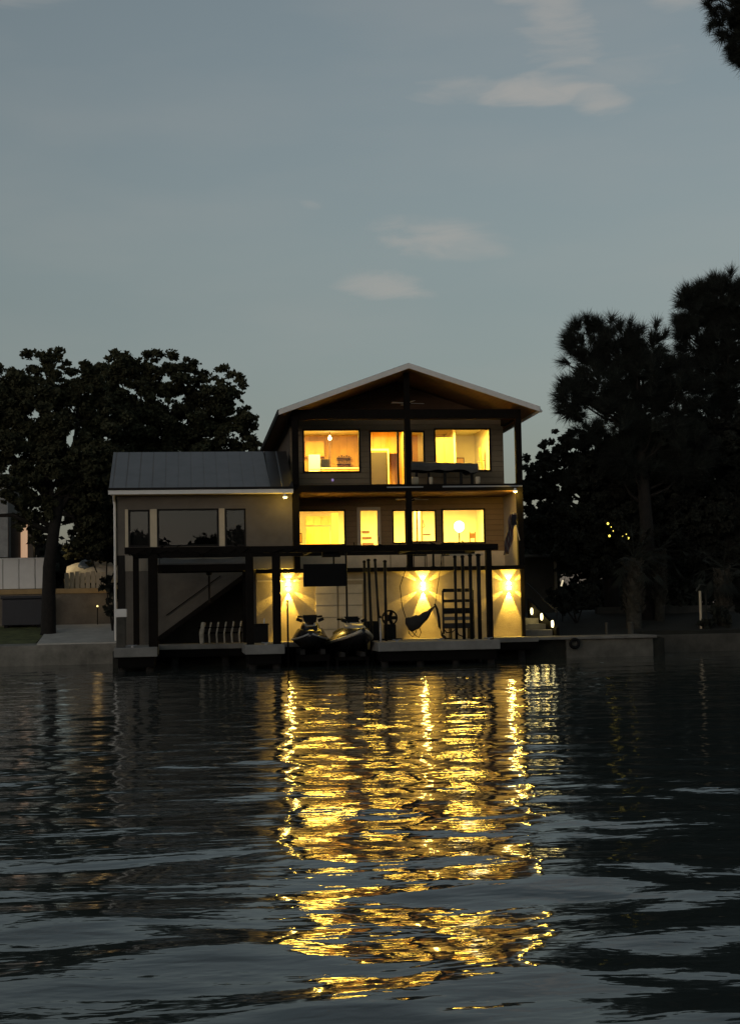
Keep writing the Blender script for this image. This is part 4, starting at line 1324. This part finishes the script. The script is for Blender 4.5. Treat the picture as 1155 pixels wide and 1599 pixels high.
def broad_tree(name, label, cat, base, trunk_top, r0, clumps, dens, size, lm, bm, seed, group=None, tips=None, shell=.35):
    t = thing(name, label, cat, base, group)
    rg = random.Random(seed)
    centers, radii, npc = [], [], []
    for (x, y, z, r) in clumps:
        # every clump breaks into small leafy sprays
        k = int(16 + r * 34)
        for i in range(k):
            d = Vector((rg.gauss(0, 1), rg.gauss(0, 1), rg.gauss(0, .9))).normalized() * r * rg.uniform(.35, 1.22)
            rr = r * rg.uniform(.10, .30)
            centers.append((x + d.x, y + d.y, z + d.z)); radii.append((rr * 1.15, rr * 1.15, rr * .8)); npc.append(max(14, int(dens * 1.5 * rr * rr)))
    leaf_mesh('crown', centers, radii, npc, size, lm, t, seed, shell=shell)
    limbs(base, [(c[0], c[1], c[2]) for c in clumps], t, r0, bm, seed, trunk_top)
    return t


# left oak, trunk at the retaining wall
cl = [(-11.9, 7.2, 11.4, 1.0), (-13.4, 7, 10.5, 1.2), (-10.9, 7.4, 10.6, .9), (-12.3, 7, 9.6, 1.4), (-10.2, 7.5, 11.2, .8), (-10.0, 7.6, 9.6, 1.1),
      (-13.8, 6.8, 8.6, 1.3), (-11.6, 6.8, 8.2, 1.3), (-10.0, 7.3, 8.0, 1.1), (-15, 7, 9.6, 1.5), (-14.8, 7, 7.4, 1.2), (-10.6, 7.5, 6.6, 1.0), (-9.4, 8, 7.0, 1.0),
      (-12.9, 6.6, 7.0, .9), (-15.5, 7.5, 6.0, 1.2), (-12.0, 7.0, 6.3, .7), (-10.3, 7.8, 5.2, .8), (-16.5, 7, 10.8, 1.5), (-16.8, 7, 8.5, 1.5), (-10.7, 7.8, 5.6, .7), (-10.4, 7.8, 4.7, .6), (-12.7, 7.3, 5.7, .5), (-12.2, 7.4, 5.0, .45)]
broad_tree('oak_tree', 'wide oak leaning over the white fence at the left, its trunk beside the storage bin', 'tree', (-11.85, 7.0, 1.05), (-11.45, 7.0, 6.4), .27, cl, 1250, .10, M_leaf_oak, M_bark, 4, 'oaks behind and left of the house')
cl = [(-9.3, 12.6, 12.3, 1.0), (-8.4, 12.8, 12.5, .9), (-7.0, 13, 12.0, 1.1), (-5.5, 13, 11.4, 1.1), (-4.5, 13.2, 12.0, .75), (-9.6, 12.6, 10.7, 1.3), (-7.8, 13, 10.6, 1.4),
      (-6.0, 13, 10.0, 1.3), (-4.3, 13.2, 10.4, .9), (-4.0, 13, 9.3, .8), (-8.8, 12.6, 8.9, 1.4), (-7.0, 13, 8.6, 1.5), (-5.2, 13, 8.5, 1.2), (-10.4, 12.6, 8.0, 1.4), (-10.0, 12.6, 6.3, 1.3), (-9.0, 12.6, 6.8, 1.2), (-10.6, 12.6, 5.0, .9), (-9.4, 13, 5.2, 1.0)]
broad_tree('oak_tree', 'spreading oak rising behind the grey metal roof of the wing', 'tree', (-7.6, 13, 1.4), (-7.4, 13, 6.6), .33, cl, 1250, .10, M_leaf_oak, M_bark, 9, 'oaks behind and left of the house')
# shrubs by the left bank
def shrub(name, label, base, clumps, size, lm, seed, dens=900, cat='shrub', group=None):
    t = thing(name, label, cat, base, group)
    rg = random.Random(seed)
    C_, R_, N_ = [], [], []
    for (x, y, z, r) in clumps:
        for i in range(int(6 + r * 8)):
            d = Vector((rg.gauss(0, 1), rg.gauss(0, 1), rg.gauss(0, 1))).normalized() * r * rg.uniform(.3, 1)
            rr = r * rg.uniform(.25, .45)
            C_.append((x + d.x, y + d.y, z + d.z)); R_.append((rr, rr, rr * .8)); N_.append(max(20, int(dens * rr * rr)))
    leaf_mesh('foliage', C_, R_, N_, size, lm, t, seed, shell=.2)
    b = MB()
    for (x, y, z, r) in clumps:
        b.tube([base, (x, y, z)], [.04, .015], 6)
    b.build('stem', M_bark, t)


shrub('leafy_shrub', 'dark leafy shrub against the left corner of the wing', (-9.35, 6.4, 1.2), [(-9.4, 6.4, 2.0, .35), (-9.25, 6.5, 2.6, .45), (-9.6, 6.4, 3.05, .3)], .12, M_leaf_dark, 31)
shrub('leafy_shrub', 'low dark shrub behind the garden wall, under the oak branches', (-9.9, 11.8, 2.72), [(-9.8, 11.8, 4.6, .8), (-10.8, 12, 5.0, .7), (-9.0, 12, 5.0, .9)], .13, M_leaf_dark, 32)

# right hand trees
cl = [(8.4, 8, 7.9, .8), (9.5, 8.2, 8.4, .8), (10.6, 8.5, 7.9, 1.0), (7.9, 8, 6.9, .8), (9.2, 8, 6.9, 1.1), (10.8, 8.2, 6.6, 1.2), (8.2, 8, 5.7, .9), (9.6, 8, 5.4, 1.1), (12, 8.5, 6.6, 1.3), (13.4, 8.6, 6.8, 1.3),
      (15, 8.8, 7.0, 1.5), (16.8, 9, 7.4, 1.5), (11.3, 8, 5.2, 1.2), (12.9, 8.4, 5.0, 1.2), (14.6, 8.6, 5.2, 1.3), (16.4, 8.8, 5.4, 1.4), (8.0, 8, 4.7, .7), (9.3, 8.4, 4.1, .8), (18.5, 9, 6.5, 1.6), (12.2, 7.6, 7.9, 1.2), (13.8, 7.8, 8.4, 1.2), (15.4, 8, 8.6, 1.2), (17, 8.2, 8.8, 1.3), (10.6, 8.6, 3.9, 1.0), (12.6, 9, 3.6, 1.1), (14.6, 9, 3.7, 1.1), (16.6, 9, 3.8, 1.2), (9.9, 7.6, 7.4, .9), (13.4, 7.4, 6.2, 1.1)]
broad_tree('live_oak', 'dense dark broadleaf tree just right of the house, below the pines', 'tree', (11.5, 9.3, 1.4), (11.6, 9.2, 5.2), .35, cl, 1300, .105, M_leaf_dark, M_bark, 14)


def pine(label, base, top, r0, tufts, needle, seed, per=125, mt=M_needle, group='tall pines at the right'):
    t = thing('pine_tree', label, 'pine tree', base, group)
    rs = np.random.RandomState(seed)
    V = []
    for (x, y, z, dx, dz) in tufts:
        # needles burst forward from the end of a twig
        ax = np.array([dx, rs.normal() * .3, dz]); ax /= np.linalg.norm(ax)
        d = rs.normal(size=(per, 3)) * .48 + ax * 0.8
        d /= np.linalg.norm(d, axis=1)[:, None]
        L_ = needle * (.65 + .45 * rs.rand(per))[:, None]
        root = np.array([x, y, z]) + rs.normal(size=(per, 3)) * .05 * needle - ax * rs.rand(per)[:, None] * needle * .5
        side = np.cross(d, rs.normal(size=(per, 3))); side /= np.linalg.norm(side, axis=1)[:, None]
        w_ = 0.011 * needle / .5
        V.append(np.stack([root - side * w_, root + side * w_, root + d * L_ + np.array([0, 0, -.06]) * L_], 1))
    V = np.concatenate(V).reshape(-1, 3) - np.array(ORG[t.name])
    n = len(V) // 3
    me = bpy.data.meshes.new('crown')
    me.vertices.add(len(V)); me.vertices.foreach_set('co', V.astype(np.float32).ravel())
    me.loops.add(3 * n); me.loops.foreach_set('vertex_index', np.arange(3 * n, dtype=np.int32))
    me.polygons.add(n); me.polygons.foreach_set('loop_start', np.arange(0, 3 * n, 3, dtype=np.int32))
    me.polygons.foreach_set('loop_total', np.full(n, 3, dtype=np.int32))
    me.update(calc_edges=True)
    me.materials.append(mt)
    o = bpy.data.objects.new('crown', me); COL.objects.link(o); o.parent = t
    ORG[o.name] = ORG[t.name]
    rg = random.Random(seed)
    b = MB()
    base, top = Vector(base), Vector(top)
    b.tube([base - Vector((0, 0, .3)), base.lerp(top, .33) + Vector((.15, 0, 0)), base.lerp(top, .66), top], [r0 * 1.2, r0, r0 * .75, r0 * .2], 10)
    for (x, y, z, dx, dz) in tufts[::9]:
        p = Vector((x, y, z))
        h = max(.3, min(1, (z - 1.2 - base.z) / (top.z - base.z)))
        s = base.lerp(top, h)
        m1 = s.lerp(p, .55) + Vector((0, 0, -.25))
        b.tube([s, m1, p], [.07, .045, .015], 5)
    b.build('trunk', M_bark, t, smooth=True)
    return t


def tufts_for(blobs, seed, dens):
    rg = random.Random(seed)
    out = []
    for (x, y, z, rx, rz) in blobs:
        for k in range(int(dens * rx * rz)):
            a = rg.uniform(0, 2 * math.pi)
            r_ = math.sqrt(rg.random())
            dx, dz = math.cos(a) * r_, math.sin(a) * r_
            out.append((x + dx * rx, y + rg.uniform(-1, 1) * rx * .8 * math.sqrt(max(0, 1 - r_ * r_) + .05), z + dz * rz, dx * .9 + rg.gauss(0, .2), dz * .6 + .55))
    return out


blobs = [(9.8, 6, 12.5, .9, .9), (11.0, 6, 12.4, .9, 1.0), (12.2, 6, 12.2, .9, .9), (10.2, 6, 11.0, 1.3, 1.2), (12.0, 6, 10.9, 1.5, 1.2), (9.1, 6, 10.2, .8, .8), (10.5, 6, 9.3, 1.5, 1.0), (12.4, 6, 9.2, 1.5, 1.3), (13.6, 6, 10.5, 1.2, 1.5), (11.6, 6, 7.9, 1.4, 1.0), (13.5, 6, 8.0, 1.4, 1.2)]
ed = [(8.9, 6, 12.7, -.8, .6), (9.3, 6, 13.3, -.4, 1), (9.75, 6, 13.5, 0, 1), (10.35, 6, 13.3, .1, 1), (10.8, 6, 13.5, .1, 1), (11.6, 6, 13.3, 0, 1), (12.1, 6, 13.1, .3, 1), (12.7, 6, 13.3, .1, 1), (13.1, 6, 12.9, .5, .8),
      (8.6, 6, 10.5, -1, .3), (8.6, 6, 9.9, -1, -.2), (8.9, 6, 9.5, -.7, -.6), (8.75, 6, 11.7, -1, .2), (9.0, 6, 12.2, -1, .5), (8.5, 6, 10.2, -1, 0), (9.2, 6, 10.9, -.7, .6)]
pine('long needled pine right of the house with bushy tufted top', (11.9, 6, 1.1), (11.8, 6, 12.6), .28, tufts_for(blobs, 2, 42) + ed, .62, 6)
blobs = [(15.4, 9, 14.6, .9, .9), (16.6, 9, 14.9, 1.2, 1.2), (17.8, 9, 14.5, 1.3, 1.3), (15.6, 9, 13.2, 1.1, 1.3), (17.2, 9, 12.9, 1.5, 1.5), (15.8, 9, 11.4, 1.2, 1.3), (17.6, 9, 10.9, 1.5, 1.3), (16.2, 9, 9.8, 1.3, .8), (15.9, 9, 8.6, 1.3, .9), (18.5, 9, 8.6, 1.5, 1.2), (19, 9, 13, 1.5, 2)]
ed = [(15.0, 9, 15.3, -.3, 1), (15.6, 9, 15.2, 0, 1), (16.2, 9, 15.8, .1, 1), (16.7, 9, 15.9, .1, 1), (17.1, 9, 16.2, 0, 1), (17.6, 9, 15.8, .3, 1), (14.75, 9, 14.7, -1, .3), (14.7, 9, 14.1, -1, .1), (14.8, 9, 13.5, -1, .2), (14.7, 9, 12.9, -1, 0)]
pine('taller dark pine at the right edge behind the long needled pine', (16.6, 9, 1.4), (16.7, 9, 15.2), .34, tufts_for(blobs, 3, 42) + ed, .62, 7)
blobs = [(15.2, 0, 23.0, 1.7, 1.1), (14.2, 0, 24.1, 1.2, 1.1), (14.9, 0, 22.4, .9, .8), (17.2, 0, 22.4, 2.2, 1.3), (16.5, 0, 24.8, 2.5, 1.5), (18.6, 0, 21.4, 1.8, 1.0)]
pine('very tall pine whose drooping crown tip enters the top right corner', (17.4, 3.2, .9), (17.0, 0, 25.6), .36, tufts_for(blobs, 5, 45) + [(13.3, 0, 24.0, -.8, -.5), (13.2, 0, 23.4, -.6, -.8), (13.6, 0, 22.9, -.4, -1), (13.9, 0, 22.6, -.4, -1), (14.4, 0, 22.2, -.3, -1), (14.7, 0, 21.6, -.2, -1)], .55, 8, per=130)


def palm(label, x, y, z0, z1, r, seed, fronds=True):
    t = thing('palm_tree', label, 'palm tree', (x, y, z0), 'cabbage palms on the right bank')
    rg = random.Random(seed)
    b = MB()
    b.tube([(x, y, z0 - .2), (x, y, z0 + .5), (x + .05, y, (z0 + z1) / 2), (x + .1, y, z1)], [r * 1.2, r, r * .95, r * 1.05], 12)
    b.build('trunk', M_palmbark, t, smooth=True)
    b = MB()
    n = int((z1 - z0) / .09)
    for k in range(n):
        for j in range(5):
            a = j * 2 * math.pi / 5 + k * 1.1 + rg.uniform(-.2, .2)
            z = z0 + .8 + (z1 - z0 - .8) * k / n
            c = Vector((x + .04 + r * math.cos(a), y + r * math.sin(a), z))
            e = c + Vector((math.cos(a) * .14, math.sin(a) * .14, rg.uniform(.1, .28)))
            b.beam(c, e, .10, .03)
    b.build('leaf_boots', M_palmbark, t)
    if fronds:
        b = MB()
        for k in range(26):
            a = rg.uniform(0, 6.28); el = rg.uniform(-.9, 1.2)
            c = Vector((x + .1, y, z1 + .1))
            u = Vector((math.cos(a) * math.cos(el), math.sin(a) * math.cos(el), math.sin(el)))
            hub = c + u * rg.uniform(.7, 1.1)
            b.tube([c, hub], [.02, .012], 4)
            side = u.cross(Vector((0, 0, 1))).normalized()
            for j in range(15):
                th = (j - 7) / 7 * 1.35
                d = (u * math.cos(th) + side * math.sin(th)).normalized()
                tip = hub + d * rg.uniform(.55, .75) + Vector((0, 0, -.18 - .1 * abs(th)))
                q = d.cross(Vector((0, 0, 1))).normalized() * .022
                b.add([hub - q * .4, hub + q * .4, hub.lerp(tip, .5) + q, tip, hub.lerp(tip, .5) - q], [(0, 1, 2, 3, 4)])
        b.build('crown', M_leaf_dark, t)


palm('stout palm with rough leaf bases standing nearest the end of the dock', 10.55, 3.4, .7, 3.5, .30, 1)
palm('slimmer palm behind and right of the stout palm', 12.3, 5.6, 1.0, 3.9, .20, 2)
palm('palm at the far right beside the seawall', 14.3, 3.9, .8, 3.1, .22, 3)
shrub('bank_shrub', 'round dark shrub on the bank between the stair and the stout palm', (8.9, 5.6, 1.1), [(8.7, 5.6, 1.9, .6), (9.4, 6, 2.2, .7), (8.3, 6.4, 2.2, .5)], .13, M_leaf_dark, 41)
shrub('bank_shrub', 'dark shrub on the bank right of the stout palm', (11.6, 5.8, 1.2), [(11.6, 6.4, 2.2, .7), (12.9, 6.4, 2.4, .7), (11.2, 6.2, 3.1, .6)], .13, M_leaf_dark, 42)
shrub('bank_shrub', 'dark shrub hanging over the seawall at the far right', (13.4, 3.3, .8), [(13.4, 3.2, 1.0, .45), (13.9, 3.2, 1.3, .5), (15.3, 4.6, 2.0, .8)], .12, M_leaf_dark, 43)
# shrub wood at the back left and right so no bare horizon shows
def far_wood(name, x0, x1, y, h, seed, n):
    rs = np.random.RandomState(seed)
    t = thing(name, None, None, ((x0 + x1) / 2, y, 1))
    C_, R_, N_ = [], [], []
    for k in range(n):
        x = rs.uniform(x0, x1)
        hh = h * (.7 + .3 * math.sin(x * .13 + seed) * math.sin(x * .041))
        C_.append((x, y + rs.uniform(-3, 3), 1 + hh * rs.rand() ** .7)); R_.append((1.6, 1.4, 1.2)); N_.append(130)
    o = leaf_mesh(name, C_, R_, N_, .45, M_leaf_dark, t, seed, shell=.1)
    loc = t.location.copy()
    o.parent = None
    o.location = loc
    bpy.data.objects.remove(t)
    tag(o, kind='stuff')
    return o


o = far_wood('wood_behind', -60, 70, 42, 7.0, 5, 900)
tag(o, 'dark far wood behind the house and the left fence', 'wood')
o = far_wood('far_shore_wood', -110, 100, -165, 17.5, 8, 1500)
tag(o, 'wood on the far shore seen only as a reflection in the dark windows', 'wood')

# ------------------------------------------------------------------ left background
t = thing('garden_wall', 'tan masonry garden wall with a lighter capping, below the white fence', 'wall', (-14, 10, 1.4))
MB().box(-24, -8.9, 9.85, 10.1, 1.2, 2.72).build('face', M_tanwall, t)
MB().box(-24, -8.9, 9.78, 10.5, 2.723, 2.93).build('capping', M_tancap, t, bevel=.02)
t = thing('white_fence', 'white panel fence standing on the garden wall at the far left', 'fence', (-14, 10.3, 2.93))
for k in range(8):
    x1 = -12.02 - 0.65 * k
    MB().box(x1 - .635, x1 - .012, 10.24, 10.29, 2.96, 4.18).build('panel', M_fence, t, bevel=.008)
MB().box(-17.3, -12.0, 10.22, 10.31, 4.183, 4.23).build('top_rail', M_fence, t)
o = thing('white_fence', 'short stretch of lit picket fence right of the oak trunk', 'fence', (-11, 11.6, 2.7))
for k in range(8):
    x = -11.5 + .22 * k
    MB().box(x - .09, x + .09, 11.6, 11.64, 2.73, 3.62 + .03 * (k % 3)).build('picket', M_cream, o)
MB().box(-11.62, -9.85, 11.645, 11.69, 3.3, 3.38).build('rail', M_cream, o)
t = thing('storage_bin', 'dark blue storage bin against the garden wall left of the oak trunk', 'bin', (-13, 9.2, 1.4))
MB().box(-13.85, -12.25, 8.9, 9.75, 1.46, 2.52).build('case', mat('dark blue plastic', (.012, .014, .022), .5), t, bevel=.03)
MB().box(-13.9, -12.2, 8.85, 9.78, 2.523, 2.64).build('lid', mat('dark blue plastic', (.012, .014, .022), .5), t, bevel=.03)
for x in (-13.7, -12.4):
    MB().box(x - .08, x + .08, 9.0, 9.6, 1.36, 1.457).build('foot', M_black, t)
# covered boat
t = thing('covered_boat', 'small boat under a pale tarpaulin behind the garden wall', 'boat', (-10.2, 13, 2.7))
rings = []
for i in range(9):
    s = i / 8
    x = -11.6 + 2.9 * s
    h = .30 + .38 * math.sin(math.pi * min(1, s * .9 + .12))
    w_ = .55 + .25 * s
    rings.append([(x, 13 - w_, 3.35), (x, 13 - w_ * .8, 3.45 + h * .6), (x, 13, 3.5 + h + .03 * math.sin(i * 2)), (x, 13 + w_ * .8, 3.45 + h * .6), (x, 13 + w_, 3.35)])
MB().loft(rings).build('tarpaulin', mat('pale tarpaulin', (.75, .70, .58), .8, var=.2, scale=4, bump=.03, bscale=5), t, smooth=True)
rings = []
for i in range(9):
    s = i / 8
    x = -11.7 + 3.0 * s
    w_ = .08 + .75 * min(1, s * 2) ** .6
    rings.append([(x, 13 - w_, 3.37), (x, 13 - w_ * .8, 3.0), (x, 13, 2.85 + .3 * (1 - s) ** 3), (x, 13 + w_ * .8, 3.0), (x, 13 + w_, 3.37)])
MB().loft(rings).build('hull', M_cream, t, smooth=True)
MB().lathe((-10.75, 12.9, 3.75), [(.42, 0), (.40, .2), (.28, .38), (.1, .46)], 14).build('windshield', mat('blue grey glass', (.16, .20, .25), .2), t, smooth=True)
MB().box(-10.9, -9.2, 12.2, 12.28, 3.10, 3.2).build('gunwale_stripe', M_black, t)
MB().box(-11, -9, 12.7, 13.3, 2.73, 2.95).build('trailer_bed', M_blackmetal, t)
# path light
t = thing('path_light', 'tiny lit path light in front of the garden wall by the wing corner', 'garden light', (-10.1, 9.4, 1.4))
MB().tube([(-10.1, 9.4, 1.38), (-10.1, 9.4, 2.15)], .02, 6).build('stake', M_blackmetal, t)
MB().lathe((-10.1, 9.4, 2.15), [(.03, 0), (.04, .03), (.02, .07)], 10).build('bulb', emis('lit path bulb', (1, .75, .25), 2), t)
lamp('path_glow', 'POINT', (-10.1, 9.25, 2.35), 1.5, t, color=(1, .6, .2), size=.2)
# neighbour house, far left, with one glowing window
t = thing('neighbour_house', 'grey neighbouring house at the left edge with one glowing orange window', 'house', (-19, 22, 2.7))
holed_wall(MB(), -24, -15.15, 4.75, 8.6, 22, 22.2, []).build('wall', mat('pale grey siding', (.30, .31, .30), .8), t)
MB().box(-24, -15.2, 22.2, 30, 2.7, 8.6).build('rear_block', M_wall_grey, t)
MB().box(-24.5, -14.9, 21.6, 30.4, 8.603, 8.8).build('roof', M_roof_dark, t)
MB().box(-15.12, -14.0, 23.0, 23.2, 2.7, 6.8).build('side_block', M_wall_grey, t)
w_ = MB().box(-14.62, -14.30, 22.9, 22.99, 4.75, 6.55).build('window', E_far, t)
lamp('added_boat_light', 'SPOT', (-12.9, 12.0, 5.0), 90, t, color=(1, .72, .35), rot=(1.6, .5, -1.5), size=.15, spot=math.radians(95), blend=.6)  # added warm light aimed at the covered boat; its real source is unseen
MB().lathe((-12.9, 12.2, 5.25), [(.04, .15), (.12, .1), (.14, 0)], 10).build('lantern', M_blackmetal, t)  # made-up lantern shell and post to carry the added boat light
MB().tube([(-12.9, 12.2, 2.7), (-12.9, 12.2, 5.4)], .04, 6).build('added_lantern_post', M_blackmetal, t)

# ------------------------------------------------------------------ right background
t = thing('garden_shed', 'low grey shed with a pale roof edge behind the right stair', 'shed', (9, 13, 1.5))
MB().box(7.0, 9.72, 12, 14.5, 1.5, 4.0).build('wall', M_wall_grey, t)
MB().box(6.9, 9.85, 11.8, 14.7, 4.003, 4.12).build('roof', M_metal, t)
MB().box(9.62, 9.74, 11.9, 11.99, 1.5, 4.0).build('corner_post', M_cream, t)
t = thing('garden_lantern', 'small slanted lit lantern in the dark garden right of the shed', 'garden light', (8.75, 7.0, 1.3))
MB().tube([(8.42, 6.0, 1.2), (8.42, 6.0, 2.55)], .02, 6).build('stake', M_blackmetal, t)
MB().tube([(8.40, 6.0, 2.62), (8.48, 6.0, 2.86)], .035, 8).build('lens', emis('dim lantern', (1, .85, .55), .7), t)
t = thing('window_dots', 'short string of tiny yellow bulbs in the tree right of the house', 'window lights', (10.8, 6.4, 4.6))  # bulbs stand in for neighbour's lit windows seen through the tree
sp = [(10.45, 6.2, 5.12), (10.58, 6.2, 4.98), (10.66, 6.2, 4.82), (10.5, 6.2, 4.62), (11.05, 6.2, 4.6), (11.2, 6.2, 4.68), (11.28, 6.2, 4.52)]
MB().tube(sp, .008, 4).build('wire', M_blackmetal, t)  # invented wire joining the stand-in bulbs
for k, p in enumerate(sp):
    r_ = .045 if k in (0, 3, 6) else .02
    MB().lathe((p[0], p[1] - .03, p[2] - r_), [(r_ * .5, 0), (r_, r_ * .7), (r_, r_ * 1.3), (r_ * .5, r_ * 2)], 8).build('bulb', E_windots, t, smooth=True)
# pale bench legs at far right
t = thing('garden_arch', 'pale slender garden frame standing on the bank at the far right', 'garden frame', (13.4, 3.4, .9))
MB().tube([(13.15, 3.2, .7), (13.15, 3.2, 2.3)], .05, 8).build('leg', M_cream, t)
MB().tube([(13.55, 3.7, .8), (13.55, 3.7, 2.3)], .04, 8).build('leg', M_moss, t)
MB().tube([(13.0, 3.2, 2.3), (13.2, 3.3, 2.55), (13.6, 3.7, 2.5), (13.7, 3.8, 2.2)], .035, 8).build('top_rail', M_moss, t)
for x, y, lb in ((8.75, .9, 'short pale bollard post on the bank just right of the stair'), (9.7, 1.05, 'squat pale post near the end of the walkway')):
    t = thing('bollard', lb, 'bollard', (x, y, .74), 'short posts on the right bank')
    r_ = .05 if x < 9 else .11
    MB().tube([(x, y, .745), (x, y, 1.12)], r_, 10).build('shaft', M_seawall, t)
    MB().lathe((x, y, 1.12), [(r_ * 1.2, 0), (r_ * 1.25, .04), (r_ * .7, .07)], 10).build('cap', M_seawall, t)
# rear garden wall on the right
b = MB().box(10.4, 30, 8.0, 8.3, 1.2, 1.75)
tag(b.build('low_wall', M_seawall), 'low dim masonry wall behind the palms at the right', 'wall')
